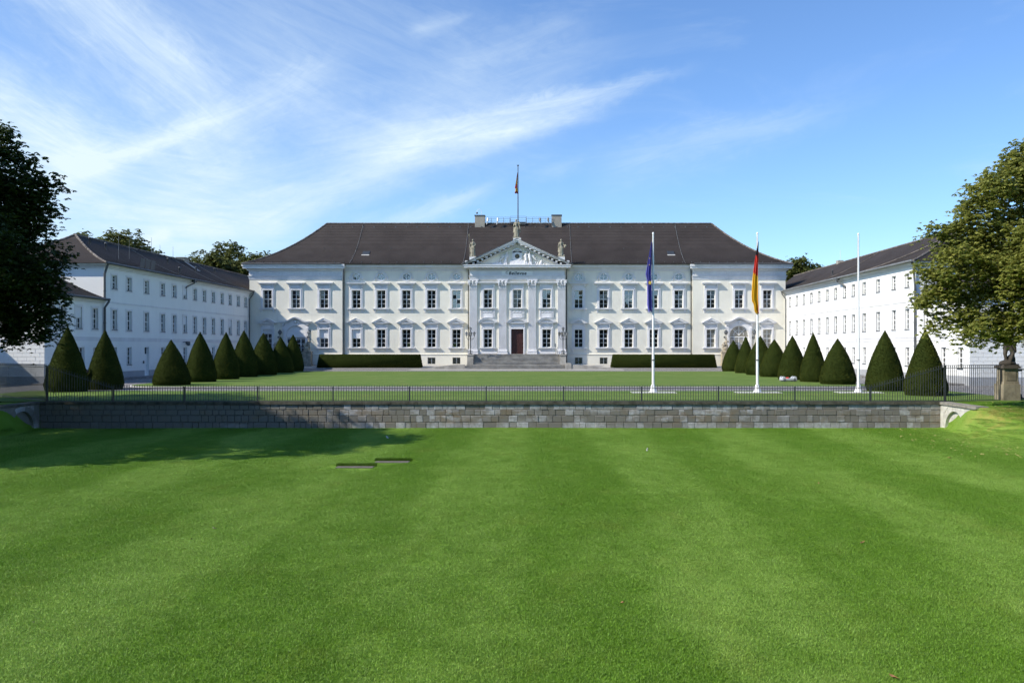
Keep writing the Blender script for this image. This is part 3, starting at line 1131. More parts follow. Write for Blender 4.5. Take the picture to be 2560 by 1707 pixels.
def palace_window(parent, x, z, y, kind, hood_w=2.44, head=0.70, glass="glass", blind=0.0, curtain=False):
    sm = cached(("sur", head), lambda: surround_mesh(W_, H_, head))
    wdw = place("window", sm, parent, (x, y, z))
    place("sash", cached("sash_p", lambda: sash_mesh(W_, H_)), wdw, (0, 0.20, 0))
    panes_for(wdw, W_, H_, "glasscurtain" if curtain else glass, y=0.24)
    place("hood", cached(("hood", kind, hood_w), lambda: hood_mesh(kind, hood_w)), wdw, (0, 0, H_ + head))
    place("sill", cached("sill_p", lambda: sill_mesh(2.3)), wdw, (0, 0, -0.03))
    if blind:
        bh = H_ * blind
        part("roller_shutter", MB().box(-W_ / 2, W_ / 2, 0.10, 0.16, H_ - bh, H_), "blind", wdw)
        part("shutter_box", MB().box(-W_ / 2 - .0, W_ / 2, 0.05, 0.098, H_ - .12, H_), "trim", wdw)
    return wdw


def downpipe(parent, pts, r=0.075, m_="lead"):
    mb = MB().tube(pts, r, 8)
    for p in pts[1:-1:1]:
        pass
    z0, z1 = pts[-1][2], pts[-2][2]
    z = z0 + 0.6
    while z < z1 - .3:
        mb.tube([(pts[-1][0], pts[-1][1], z), (pts[-1][0], pts[-1][1], z + .07)], r * 1.25, 8)
        z += 2.1
    return part("downpipe", mb, m_, parent)


# ------------------------------------------------------------------ roofs
def hip_roof(parent, x0, x1, y0, y1, prof, rows, hips=True, name="roof", open_ends=(False, False), material="roof", step=0.035):
    """stepped tile courses; prof(u) gives height for u in 0..1 from eave to ridge; returns the roof object"""
    half = (y1 - y0) / 2
    mb = MB()
    ia, ib = (0 if open_ends[0] else 1), (0 if open_ends[1] else 1)

    def ring(ins, z):
        return [(x0 + ins * ia, y0 + ins, z), (x1 - ins * ib, y0 + ins, z), (x1 - ins * ib, y1 - ins, z), (x0 + ins * ia, y1 - ins, z)]
    for i in range(rows):
        u0, u1 = i / rows, (i + 1) / rows
        a = ring(u0 * half, prof(u0) + step)
        b = ring(u1 * half if i < rows - 1 else half - 0.001, prof(u1))
        c = ring(u0 * half, prof(u0) - 0.01)
        sides = [0, 1, 2, 3]
        for k in sides:
            if (k == 1 and open_ends[1]) or (k == 3 and open_ends[0]):
                mb.add([c[k], c[(k + 1) % 4], b[(k + 1) % 4], b[k]], [(0, 1, 2, 3)])
                continue
            mb.add([a[k], a[(k + 1) % 4], b[(k + 1) % 4], b[k]], [(0, 1, 2, 3)])
            mb.add([c[k], c[(k + 1) % 4], a[(k + 1) % 4], a[k]], [(0, 1, 2, 3)])
    mb.add(ring(0, prof(0) - 0.01), [(0, 1, 2, 3)])
    o = place(name, mb.mesh(name, material, recalc=False), parent)
    # ridge and hip tiles
    rt = MB()

    def tiles(pts, r, gap=0.42):
        for p, q in zip(pts[:-1], pts[1:]):
            p, q = Vector(p), Vector(q)
            n = max(1, int((q - p).length / gap))
            for k in range(n):
                a_, b_ = p.lerp(q, k / n), p.lerp(q, (k + 0.96) / n)
                rt.tube([a_, b_], [r * 1.12, r * 0.9], 6, True, False)
    zr = prof(1.0) + 0.03
    tiles([(x0 + half * ia, y0 + half, zr), (x1 - half * ib, y0 + half, zr)], 0.11)
    us = [k / 10 for k in range(11)]
    if not open_ends[0]:
        for sy in (0, 1):
            tiles([(x0 + u * half, (y0 + u * half) if sy == 0 else (y1 - u * half), prof(u) + .04) for u in us], 0.11)
    if not open_ends[1]:
        for sy in (0, 1):
            tiles([(x1 - u * half, (y0 + u * half) if sy == 0 else (y1 - u * half), prof(u) + .04) for u in us], 0.11)
    t_ = part("ridge_tiles", rt, "ridge", o)
    t_["kind"] = "stuff"
    return o

# ------------------------------------------------------------------ the palace
PY = 115.0
pal = thing("palace", "long cream palace with columned portico, dark hipped roof and wide entrance steps", "palace", (0, PY, 0))
ZB, ZT = 2.05, 14.0
YP, YA = -1.2, -0.35               # fronts of portico and corner pavilions
UP, LO = 8.23, 2.94                # sill heights of the two storeys
MIDX = [8.25, 11.62, 15.02, 18.41, 21.78]
PAVX = [26.05, 29.85, 33.65]
ARX, ARR, ARS = 29.85, 1.28, 4.58

for sgn in (-1, 1):
    def hx(c, w):
        a, b = sorted((sgn * c - w / 2, sgn * c + w / 2))
        return a, b
    # middle stretch
    holes = [(*hx(c, W_), z, z + H_) for c in MIDX for z in (LO, UP)]
    holes += [(*hx(c, 1.44), 11.93, 12.99) for c in MIDX]
    mb = MB()
    xa, xb = sorted((sgn * 6.3, sgn * 23.6))
    wall_cells(mb, xa, xb, ZB, ZT, holes)
    part("wall", mb, "cream", pal)
    pb = MB()
    wall_cells(pb, xa, xb, -0.3, ZB - .09, [(*hx(c, 1.06), .70, 1.57) for c in MIDX[:2]], -0.09, 0.25)
    pb.prism([(-0.16, ZB - .09), (0.05, ZB - .09), (0.05, ZB), (-0.02, ZB), (-0.16, ZB - .05)], xa, xb, "x")
    part("plinth", pb, "cream", pal)
    for c in MIDX[:2]:
        bw = place("basement_window", MB().box(-.53, .53, .1, .12, 0, .87).mesh("basement_window", "glass"), pal, (sgn * c, 0, .70))
        gr = MB()
        for k in range(9):
            gr.box(-.5 + k * .125 - .012, -.5 + k * .125 + .012, -.06, -.035, 0, .87)
        for z in (.06, .43, .80):
            gr.box(-.53, .53, -.07, -.045, z - .015, z + .015)
        part("grille", gr, "lead", bw)
        part("sash", MB().box(-.05, .05, .05, .1, 0, .87).box(-.53, -.46, .05, .1, 0, .87).box(.46, .53, .05, .1, 0, .87), "paint", bw)
    # corner pavilion
    xa, xb = sorted((sgn * 23.6, sgn * 36.1))
    holes = [(*hx(c, W_), UP, UP + H_) for c in PAVX] + [(*hx(c, W_), LO, LO + H_) for c in (PAVX[0], PAVX[2])]
    holes += [(*hx(ARX, 2 * ARR), 2.2, ARS + ARR)]
    mb = MB()
    wall_cells(mb, xa, xb, ZB, ZT, holes, YA, 0.4)
    inner = sgn * 23.6
    mb.add([(inner, YA, ZB), (inner, 0.02, ZB), (inner, 0.02, ZT), (inner, YA, ZT)], [(0, 1, 2, 3)])
    outer = sgn * 36.1
    mb.add([(outer, YA, -0.3), (outer, 16.4, -0.3), (outer, 16.4, ZT), (outer, YA, ZT)], [(0, 1, 2, 3)])
    part("wall", mb, "cream", pal)
    pb = MB().box(xa, xb, YA - .09, YA + .3, -0.3, ZB - .09)
    pb.prism([(YA - .16, ZB - .09), (YA + .05, ZB - .09), (YA + .05, ZB), (YA - .02, ZB), (YA - .16, ZB - .05)], xa, xb, "x")
    part("plinth", pb, "cream", pal)
mb = MB()
mb.add([(-36.1, 16.4, -.3), (36.1, 16.4, -.3), (36.1, 16.4, ZT), (-36.1, 16.4, ZT)], [(0, 1, 2, 3)])
part("rear_wall", mb, "cream", pal)

# windows
for sgn in (-1, 1):
    for i, c in enumerate(MIDX):
        gl = "glassblue" if (sgn > 0 and i in (0, 2, 3)) or (sgn < 0 and i in (0, 2)) else "glass"
        palace_window(pal, sgn * c, UP, 0, "flat", glass=gl)
        palace_window(pal, sgn * c, LO, 0, "tri", head=0.72, blind=0.5 if (sgn < 0 and i == 4) else 0)
        # oval attic window
        ow = place("oval_window", None, pal, (sgn * c, 0, 12.46))
        n = 28
        rx, rz = 0.53, 0.46
        E = lambda k, fx, fz=None: (rx * fx * math.cos(2 * math.pi * k / n), rz * (fz or fx) * math.sin(2 * math.pi * k / n))
        pl = MB()
        # plate from the ellipse to its rectangular hole
        o_, i_ = [], []
        for k in range(n + 1):
            a = 2 * math.pi * k / n
            ca, sa = math.cos(a), math.sin(a)
            m_ = min(.72 / abs(ca) if abs(ca) > 1e-6 else 9, .53 / abs(sa) if abs(sa) > 1e-6 else 9)
            o_.append((ca * m_, sa * m_))
            i_.append((rx * ca, rz * sa))
        pl.band(o_, i_, 0.0, 0.25)
        part("plate", pl, "cream", ow)
        fr = MB()
        fr.band([E(k, 1.27, 1.3) for k in range(n + 1)], [E(k, 1.0) for k in range(n + 1)], -0.07, 0.05)
        fr.band([E(k, 1.5, 1.62) for k in range(0, n // 2 + 1)], [E(k, 1.36, 1.46) for k in range(0, n // 2 + 1)], -0.05, 0.01)
        for s in (-1, 1):
            fr.box(s * .84 - .07, s * .84 + .07, -.07, .01, -.52, .06)
            fr.ell((s * .84, -.05, -.2), (.10, .06, .12), 8, 6)
            fr.ell((s * .84, -.05, -.42), (.075, .05, .10), 8, 6)
        fr.prism([(-.09, .60), (.09, .60), (.13, .84), (-.13, .84)], -.12, .0)
        part("frame", fr, "trim", ow)
        part("pane", MB().add([(p[0], .16, p[1]) for p in [E(k, 1.0) for k in range(n)]], [tuple(range(n))]), "glassblue", ow)
        part("sash", MB().band([E(k, 1.0) for k in range(n + 1)], [E(k, .9) for k in range(n + 1)], .09, .15).box(-.045, .045, .085, .15, -.43, .43).box(-.5, -.046, .11, .15, -.02, .02).box(.046, .5, .11, .15, -.02, .02), "paint", ow)
    for i, c in enumerate(PAVX):
        palace_window(pal, sgn * c, UP, YA, "flat")
        if i != 1:
            palace_window(pal, sgn * c, LO, YA, "tri", head=0.72, blind=(0.48 if i == 0 else 0.25) if sgn < 0 else 0, curtain=sgn > 0)

# arched French windows of the pavilions
for sgn in (-1, 1):
    aw = place("arched_window", None, pal, (sgn * ARX, YA, 0))
    n = 20
    arc = lambda r, k: (r * math.cos(math.pi * (1 - k / n)), ARS + r * math.sin(math.pi * (1 - k / n)))
    sp = MB()
    for k in range(n):
        p, q = arc(ARR, k), arc(ARR, k + 1)
        sp.prism([p, q, (q[0], ARS + ARR + .001), (p[0], ARS + ARR + .001)], 0.001, 0.39)
    part("spandrel", sp, "trim", aw)
    su = MB()
    o_ = [(-1.66, 2.2)] + [(-1.66, ARS)] + [arc(1.66, k) for k in range(1, n)] + [(1.66, ARS), (1.66, 2.2)]
    i_ = [(-ARR, 2.2)] + [(-ARR, ARS)] + [arc(ARR, k) for k in range(1, n)] + [(ARR, ARS), (ARR, 2.2)]
    su.band(o_, i_, -0.10, 0.0)
    for s in (-1, 1):
        a, b = sorted((s * 1.36, s * 1.66))
        su.box(a, b, -.17, -.101, 2.2, 5.55)
        console(su, s * 1.62, 5.5, 6.15, .26, .34)
    # wall field between arch and hood
    top = [(1.98 * (2 * k / n - 1), 6.12 + 0.50 * math.sin(math.pi * k / n) ** 1.2) for k in range(n + 1)]
    bot = [(max(-1.66, min(1.66, 1.98 * (2 * k / n - 1))), 0) for k in range(n + 1)]
    for k in range(n):
        x0_, x1_ = top[k][0] * .92, top[k + 1][0] * .92
        zb0 = ARS + math.sqrt(max(0, 1.66 ** 2 - min(1.66, abs(x0_)) ** 2))
        zb1 = ARS + math.sqrt(max(0, 1.66 ** 2 - min(1.66, abs(x1_)) ** 2))
        su.prism([(x0_, max(zb0, 5.2)), (x1_, max(zb1, 5.2)), (x1_, top[k + 1][1]), (x0_, top[k][1])], -.09, 0.0)
    part("surround", su, "trim", aw)
    hd = MB()
    prof = []
    for k in range(25):
        x = 2.1 * (2 * k / 24 - 1)
        zz = 6.15 if abs(x) > 1.5 else 6.15 + 0.58 * (0.5 + 0.5 * math.cos(math.pi * x / 1.5))
        prof.append((x, zz))
    hd.band([(p[0] * .97, p[1] + .11) for p in prof], [(p[0] * .93, p[1]) for p in prof], -.30, 0)
    hd.band([(p[0], p[1] + .24) for p in prof], [(p[0] * .985, p[1] + .111) for p in prof], -.46, 0)
    hd.band([(p[0] * 1.01, p[1] + .30) for p in prof], [(p[0], p[1] + .241) for p in prof], -.50, 0)
    # head and shell on the keystone
    hd.ell((0, -.16, 6.36), (.15, .12, .20), 10, 8)
    for s in (-1, 1):
        hd.ell((s * .16, -.13, 6.50), (.13, .08, .09), 8, 6)
    part("hood", hd, "trim", aw)
    fm = MB()
    for x in (-1.23, -.63, 0, .63, 1.23):
        fm.box(x - .05, x + .05, .18, .25, 2.2, 4.28)
    for z in (2.25, 2.85, 3.45, 4.05):
        for a in (-1.18, -.58, .05, .68):
            fm.box(a, a + .5, .20, .24, z - .025, z + .025)
    fm.box(-1.28, 1.28, .17, .26, 4.24, 4.38)
    glass_m = "glass"
    if sgn > 0:
        for a in (45, 90, 135):
            fm.tube([(0, .22, ARS), (1.25 * math.cos(R(a)), .22, ARS + 1.25 * math.sin(R(a)))], .035, 4, True, False)
        fm.band([arc(1.28, k) for k in range(n + 1)], [arc(1.2, k) for k in range(n + 1)], .18, .25)
        fm.band([arc(.70, k) for k in range(n + 1)], [arc(.66, k) for k in range(n + 1)], .2, .24)
        glass_m = "glasscurtain"
    part("sash", fm, "paint", aw)
    for a in (-1.18, -.58, .05, .68):
        for z in (2.25, 2.85, 3.45):
            place("pane", cached(("apane", glass_m), lambda: MB().box(0, .5, 0, .01, 0, .55).mesh("pane", glass_m)), aw, (a, .225, z + .02), (R(random.gauss(0, .3)), 0, R(random.gauss(0, .3))))
    fan = [(-1.28, 4.38)] + [arc(1.28, k) for k in range(n + 1)] + [(1.28, 4.38)]
    if sgn > 0:
        part("fanlight", MB().add([(p[0], .235, p[1]) for p in fan], [tuple(range(len(fan)))]), glass_m, aw)
    else:
        part("roller_shutter", MB().prism(fan, .13, .2).box(-1.2, 1.2, .10, .129, 4.85, 4.88), "blind", aw)
    bl = MB()
    bl.box(-1.5, 1.5, -.55, 0.0, 1.98, 2.16)
    bl.box(-1.4, 1.4, -.42, 0.0, 1.84, 1.979)
    part("sill", bl, "coping2", aw)
    rl = MB()
    rl.box(-1.4, 1.4, -.50, -.46, 3.02, 3.07)
    rl.box(-1.4, 1.4, -.50, -.46, 2.22, 2.26)
    for k in range(15):
        x = -1.38 + k * .197
        rl.tube([(x, -.48, 2.16), (x, -.48, 3.04)], .013, 5)
        if k < 14:
            rl.tube([(x + .05, -.48, 2.62), (x + .1, -.48, 2.72), (x + .15, -.48, 2.62), (x + .1, -.48, 2.52), (x + .05, -.48, 2.62)], .011, 4)
    part("balcony_rail", rl, "iron", aw)

# cornices and friezes
for sgn in (-1, 1):
    cor = MB()
    xa, xb = sorted((sgn * 6.9, sgn * 23.62))
    for z0, z1, p in ((13.22, 13.40, .10), (13.40, 13.44, .05), (13.44, 13.62, .24), (13.62, 13.70, .34), (13.70, 13.93, .62), (13.93, 14.06, .72)):
        cor.box(xa, xb, -p, .3, z0, z1)
    part("cornice", cor, "trim", pal)
    cor = MB()
    xa, xb = sorted((sgn * 23.6, sgn * 36.1))
    stack = ((12.06, 12.22, .05), (12.22, 12.40, .09), (12.40, 12.50, .14), (12.50, 12.58, .20), (12.62, 13.18, .06), (13.18, 13.26, .14), (13.26, 13.42, .26), (13.42, 13.50, .42), (13.50, 13.80, .70), (13.80, 14.065, .82))
    for z0, z1, p in stack:
        cor.box(xa - p * (1 if sgn < 0 else .55), xb + p * (1 if sgn > 0 else .55), YA - p, 16.6, z0, z1 - 0.002)
    part("cornice", cor, "trim", pal)
orn = MB()
for sgn in (-1, 1):
    for k in range(25):
        x = sgn * (24.0 + k * 0.49)
        y = YA - .075
        if k % 2 == 0:
            orn.prism([(x + .15 * math.cos(2 * math.pi * i / 10), 12.9 + .15 * math.sin(2 * math.pi * i / 10)) for i in range(10)], y - .035, y + .03)
            orn.ell((x, y - .03, 12.9), (.06, .05, .06), 6, 4)
        else:
            orn.prism([(x - .16, 12.86), (x, 12.78), (x + .16, 12.86), (x + .12, 13.0), (x - .12, 13.0)], y - .03, y + .03)
o = part("frieze_ornament", orn, "trim", pal)
o["kind"] = "stuff"

# roof
prof = lambda u: 14.12 + 6.68 * (0.5 * u + 0.5 * u * u)
EX, EY0, EY1 = 36.85, -1.05, 17.1
rf = hip_roof(pal, -EX, EX, EY0, EY1, prof, 34, step=.06)
half = (EY1 - EY0) / 2


def roof_y(u):
    return EY0 + u * half


cab = MB()
for x in (-22.5, -7.3, 7.3, 22.5):
    cab.tube([(x, roof_y(k / 8) - .03, prof(k / 8) + .09) for k in range(9)], .022, 5)
part("lightning_cable", cab, "gutter", rf)
hk = MB()
for u_ in (.035, .075):
    pass
for k in range(60):
    x = -36 + 72 * (k + .5) / 60
    if abs(x) > 7.6:
        hk.box(x - .02, x + .02, roof_y(.04), roof_y(.04) + .25, prof(.04) + .02, prof(.04) + .22)
for k in range(36):
    x = -27.8 + 55.6 * (k + .5) / 36
    hk.box(x - .09, x + .09, roof_y(.945) - .1, roof_y(.945) + .1, prof(.945) - .1, prof(.945) + .07)
    if k % 3 == 0:
        hk.box(x - .05, x + .05, roof_y(.5), roof_y(.5) + .1, prof(.5), prof(.5) + .15)
part("snow_hooks", hk, "lead", rf)
for x in (-20.95, 21.05):
    sk = MB()
    u0, u1 = .33, .42
    dz = .13
    p = [(-.48, roof_y(u0), prof(u0) + dz), (.48, roof_y(u0), prof(u0) + dz), (.48, roof_y(u1), prof(u1) + dz), (-.48, roof_y(u1), prof(u1) + dz)]
    q = [(a, b, c - .25) for a, b, c in p]
    sk.add(p + q, [(0, 1, 2, 3), (0, 4, 5, 1), (1, 5, 6, 2), (2, 6, 7, 3), (3, 7, 4, 0)])
    s_ = part("skylight", sk, "iron", rf, (x, 0, 0))
    part("flashing", MB().add([(-.52, roof_y(.31), prof(.31) + .07), (.52, roof_y(.31), prof(.31) + .07), (.55, roof_y(u0) - .01, prof(u0) + .09), (-.55, roof_y(u0) - .01, prof(u0) + .09)], [(0, 1, 2, 3)]), "kerb", s_)
gt = MB()
for xa, xb, y in ((-EX, -23.62, YA - .93), (-23.62, -6.9, -.84), (6.9, 23.62, -.84), (23.62, EX, YA - .93)):
    gt.tube([(xa, y, 14.10), (xb, y, 14.10)], .095, 8)
part("gutter", gt, "lead", pal)
for sgn in (-1, 1):
    downpipe(pal, [(sgn * 23.3, -.75, 14.05), (sgn * 23.3, -.72, 13.75), (sgn * 23.42, -.16, 12.9), (sgn * 23.42, -.16, .45)])
    downpipe(pal, [(sgn * 6.62, -.6, 13.4), (sgn * 6.62, -.14, 12.9), (sgn * 6.62, -.14, .45)], .06, "iron")

# chimneys, railing, masts on the ridge
for x, zt in ((-5.66, 21.85), (5.42, 21.9)):
    ch = part("chimney", MB().box(-.70, .70, -.55, .55, 20.2, zt), "chimney", rf, (x, roof_y(1.0), 0))
    part("chimney_cap", MB().box(-.77, .77, -.62, .62, zt + .001, zt + .12), "lead", ch) if False else None
    place("chimney_cap", MB().box(-.77, .77, -.62, .62, zt + .001, zt + .12).mesh("chimney_cap", "lead"), rf, (x, roof_y(1.0), 0))
ry = roof_y(1.0)
rl = MB()
for x0_, x1_, zt in ((-4.9, -1.35, 21.62), (-1.25, 1.0, 21.75), (1.05, 4.65, 21.62)):
    for yy in (-.7, .7):
        rl.tube([(x0_, ry + yy, zt), (x1_, ry + yy, zt)], .022, 5)
        rl.tube([(x0_, ry + yy, zt - .5), (x1_, ry + yy, zt - .5)], .018, 5)
        n = 4 if zt < 21.7 else 1
        for k in range(n + 1):
            x = x0_ + (x1_ - x0_) * k / n
            rl.tube([(x, ry + yy, 20.7), (x, ry + yy, zt)], .02, 5)
part("roof_railing", rl, "gutter", rf)
part("roof_hatch", MB().box(-1.2, .95, ry - .5, ry + .5, 20.6, 20.98), "lead", rf)
for x, s in ((-4.65, 1), (-3.2, 1), (3.2, -1), (4.35, -1)):
    fl = MB()
    fl.tube([(x, ry - .9, 20.55), (x + .12 * s, ry - .9, 21.0)], .045, 6)
    fl.tube([(x + .1 * s, ry - 1.0, 20.95), (x + .18 * s, ry - .9, 21.15), (x + .16 * s, ry - .82, 21.48)], [.09, .16, .13], 8)
    part("floodlight", fl, "polewhite" if s > 0 else "gutter", rf)
cm = MB()
px_ = -5.45
cm.tube([(px_, ry, 21.9)] + [(px_, ry, 22.55)] + [(px_ - .32 + .32 * math.cos(R(a)), ry, 22.55 + .32 * math.sin(R(a))) for a in range(15, 181, 15)] + [(px_ - .64, ry, 22.45)], .025, 6)
cmo = part("camera_mast", cm, "polewhite", rf)
cd = MB().lathe((px_ - .64, ry, 22.2), [(.06, .26), (.14, .22), (.14, .1), (.1, .02), (.02, -.02)], 10)
part("dome_camera", cd, "lead", cmo)

# ------------------------------------------------------------------ portico
PX = 6.32
mb = MB()
holes = [(-.81, .81, ZB, 5.38)] + [(s * 3.92 - W_ / 2, s * 3.92 + W_ / 2, z, z + H_) for s in (-1, 1) for z in (LO, UP)] + [(-W_ / 2, W_ / 2, UP, UP + H_)]
wall_cells(mb, -PX, PX, ZB, ZT, holes, YP, .36)
for s in (-1, 1):
    mb.add([(s * PX, YP, -.2), (s * PX, .05, -.2), (s * PX, .05, ZT), (s * PX, YP, ZT)], [(0, 1, 2, 3)])
part("wall", mb, "cream", pal)
for x in (-3.92, 0, 3.92):
    palace_window(pal, x, UP, YP, "flat", hood_w=2.62, head=.72, glass="glass" if x <= 0 else "glassblue")
    # panel with swags under the window
    pn = MB()
    pn.box(-.93, .93, -.07, .02, -1.35, -.40)
    pn.box(-.62, .62, -.10, -.071, -1.28, -.72)
    for k in range(6):
        pn.ell((-.5 + k * .2, -.10, -.58 + .05 * (k % 2)), (.12, .06, .09), 8, 5)
    for s in (-1, 1):
        for d in (.68, .80, .92):
            pn.box(s * d - .03, s * d + .03, -.12, -.071, -1.30, -.46)
    part("apron", pn, "trim", pal, (x, YP, UP))
    if x:
        palace_window(pal, x, LO, YP, "seg", hood_w=2.56, head=.78)
        pn = MB().box(-1.15, 1.15, -.06, .02, -.86, -.53)
        for k in range(9):
            pn.box(-.62 + k * .155 - .045, -.62 + k * .155 + .045, -.08, .0, -.50, -.26)
        pn.box(-.70, .70, -.05, .0, -.52, -.24)
        part("apron", pn, "trim", pal, (x, YP, LO))
# entrance
en = place("entrance", surround_mesh(1.62, 3.33, .72, .26, .10), pal, (0, YP, ZB))
place("hood", hood_mesh("seg", 2.78), en, (0, 0, 3.33 + .72))
dr = MB()
for s in (-1, 1):
    a, b = sorted((s * .004, s * .80))
    dr.box(a, b, .18, .24, 0, 3.32)
    for z0, z1 in ((.22, 1.15), (1.32, 2.0), (2.15, 3.1)):
        a2, b2 = sorted((s * .13, s * .68))
        dr.box(a2, b2, .155, .179, z0, z1)
do = part("door", dr, "door", en)
part("handle", MB().tube([(.09, .10, 1.28), (.16, .10, 1.28), (.16, .18, 1.28)], .018, 6), "gilt", do)

# fluted pilasters
YF = YP - .17
bm_ = MB()
w = .50
pts = []
nf = 7
pts.append((-w, YP))
pts.append((-w, YF))
fw = 2 * w / (nf * 2 + 1)
for k in range(nf):
    a = -w + fw * (2 * k + 1)
    pts += [(a, YF), (a + fw * .15, YF + .055), (a + fw * .85, YF + .055), (a + fw, YF)]
pts += [(w, YF), (w, YP)]
bm_.prism(pts, 2.72, 10.72, "z")
shaft = bm_.mesh("shaft", "trim")
bs = MB()
bs.box(-.68, .68, YF - .20, YP, ZB, 2.28)
bs.box(-.62, .62, YF - .14, YP, 2.28, 2.36)
bs.prism([(YP, 2.36), (YF - .17, 2.36), (YF - .20, 2.42), (YF - .17, 2.48), (YF - .06, 2.50), (YF - .09, 2.58), (YF - .04, 2.63), (YF - .02, 2.72), (YP, 2.72)], -.62, .62, "x")
bs.box(-.56, .56, YF - .05, YP, 2.63, 2.719)
base_me = bs.mesh("base", "trim")
cp = MB()
cp.box(-.53, .53, YF - .05, YP, 10.72, 10.82)
cp.prism([(YP, 10.82), (YF - .02, 10.82), (YF - .04, 11.35), (YF - .20, 11.72), (YP, 11.72)], -.50, .50, "x")
for row, (z, h, n) in enumerate(((10.84, .40, 4), (11.18, .34, 3))):
    for k in range(n):
        x = (-.42 + .84 * k / (n - 1)) if n > 1 else 0
        yb = YF - .05 - .03 * row
        cp.prism([(yb + .03, z), (yb - .02, z), (yb - .04, z + h * .7), (yb - .17, z + h * .95), (yb - .16, z + h * 1.05), (yb - .02, z + h), (yb + .03, z + h)], x - .10, x + .10, "x")
for s in (-1, 1):
    for k in range(14):
        a = 2 * math.pi * k / 14
        r = .20 - .10 * k / 14
    cp.prism([(s * .50 + .21 * math.cos(2 * math.pi * i / 14), 11.60 + .21 * math.sin(2 * math.pi * i / 14)) for i in range(14)], YF - .30, YF - .04)
    cp.prism([(s * .50 + .10 * math.cos(2 * math.pi * i / 10), 11.60 + .10 * math.sin(2 * math.pi * i / 10)) for i in range(10)], YF - .34, YF - .301)
    cp.ell((s * .48, YF - .2, 11.30), (.10, .10, .12), 8, 6)
cp.ell((0, YF - .22, 11.68), (.15, .10, .15), 8, 6)
cp.ell((0, YF - .2, 11.42), (.11, .08, .09), 8, 6)
cp.box(-.72, .72, YF - .26, YP, 11.80, 11.94)
cap_me = cp.mesh("capital", "trim")
for x in (-5.9, -1.97, 1.97, 5.9):
    pi = place("pilaster", shaft, pal, (x, 0, 0))
    place("base", base_me, pi)
    place("capital", cap_me, pi)

# entablature of the portico
et = MB()
for z0, z1, p in ((11.96, 12.13, .20), (12.13, 12.32, .25), (12.32, 12.46, .30), (12.46, 12.52, .36), (12.52, 13.14, .19), (13.14, 13.20, .27), (13.42, 13.56, .46), (13.56, 13.80, .95), (13.80, 13.90, 1.02)):
    e = p - .19
    et.box(-PX - max(0, e), PX + max(0, e), YP - p, YP + .6, z0, z1 - .001)
part("entablature", et, "trim", pal)
dn = MB()
for k in range(75):
    x = -6.25 + 12.5 * k / 74
    dn.box(x - .052, x + .052, YP - .40, YP - .2, 13.21, 13.40)
for k in range(20):
    x = -6.7 + 13.4 * k / 19
    dn.box(x - .13, x + .13, YP - .86, YP - .44, 13.44, 13.555)
for k in range(27):
    x = -5.95 + 11.9 * k / 26
    if abs(x) > 2.1:
        dn.prism([(x + .12 * math.cos(2 * math.pi * i / 9), 12.84 + .12 * math.sin(2 * math.pi * i / 9)) for i in range(9)], YP - .225, YP - .185)
o = part("dentils", dn, "trim", pal)
o["kind"] = "stuff"
# inscription panel
ip = part("inscription_panel", MB().box(-1.95, 1.95, YP - .225, YP - .185, 12.55, 13.12).box(-2.05, -1.96, YP - .25, YP - .185, 12.52, 13.14).box(1.96, 2.05, YP - .25, YP - .185, 12.52, 13.14), "white", pal)
fc = bpy.data.curves.new("inscription", "FONT")
fc.body = "Bellevue"
fc.size = .60
fc.shear = .22
fc.extrude = .02
fc.offset = .012
fc.space_character = 1.16
fc.align_x = "CENTER"
to = bpy.data.objects.new("tmp_text", fc)
COL.objects.link(to)
dg = bpy.context.evaluated_depsgraph_get()
tm = bpy.data.meshes.new_from_object(to.evaluated_get(dg))
bpy.data.objects.remove(to)
tm.name = "lettering"
tm.materials.clear()
tm.materials.append(M["bronze"])
place("lettering", tm, ip, (0.03, YP - .25, 12.63), (R(90), 0, 0))
# swash of the initial letter
part("swash", MB().tube([(-1.16, YP - .25, 13.05), (-1.34, YP - .25, 13.07), (-1.50, YP - .25, 12.97), (-1.50, YP - .25, 12.80), (-1.36, YP - .25, 12.74), (-1.27, YP - .25, 12.82)], .028, 6), "bronze", ip)

# pediment
pe = MB()
AX, AZ, BZ = 7.15, 17.30, 13.905
sl = (AZ - BZ) / AX


def rake(o_top, thick, proj, ext=0.0):
    """one moulding of both raking cornices, measured vertically under the top line"""
    for s in (-1, 1):
        p = [(s * (AX + ext), BZ - o_top - ext * sl), (0, AZ - o_top), (0, AZ - o_top - thick), (s * (AX + ext) - s * 0.0, BZ - o_top - thick - ext * sl)]
        p = [(x, max(z, BZ - .0)) for x, z in p]
        pe.prism(p, YP - proj, YP + .5)


rake(0.0, .14, 1.06, .15)
rake(.14, .17, .97)
rake(.31, .13, .90)
rake(.44, .16, .50)
rake(.76, .10, .30)
part("pediment_cornice", pe, "trim", pal)
tri = lambda off: [(-(AX - off / sl), BZ), ((AX - off / sl), BZ), (0, AZ - off)]
part("tympanum", MB().prism(tri(.6), YP - .05, YP + .3), "cream", pal)
pd = MB()
for s in (-1, 1):
    for k in range(44):
        x = .12 + k * .125
        z = AZ - .60 - x * sl
        if z - .18 > BZ + .01:
            pd.box(s * x - .05, s * x + .05, YP - .42, YP - .05, z - .15, z)
    for k in range(11):
        x = k * .58 + (.0 if k else 0)
        z = AZ - .44 - x * sl
        if z - .2 > BZ:
            pd.box(s * x - .14, s * x + .14, YP - .86, YP - .5, z - .11, z + .04)
o = part("pediment_dentils", pd, "trim", pal)
o["kind"] = "stuff"
part("portico_roof", MB().prism([(-AX - .1, BZ + .02), (AX + .1, BZ + .02), (0, AZ + .06)], YP + .5, 8.0), "roof", pal)
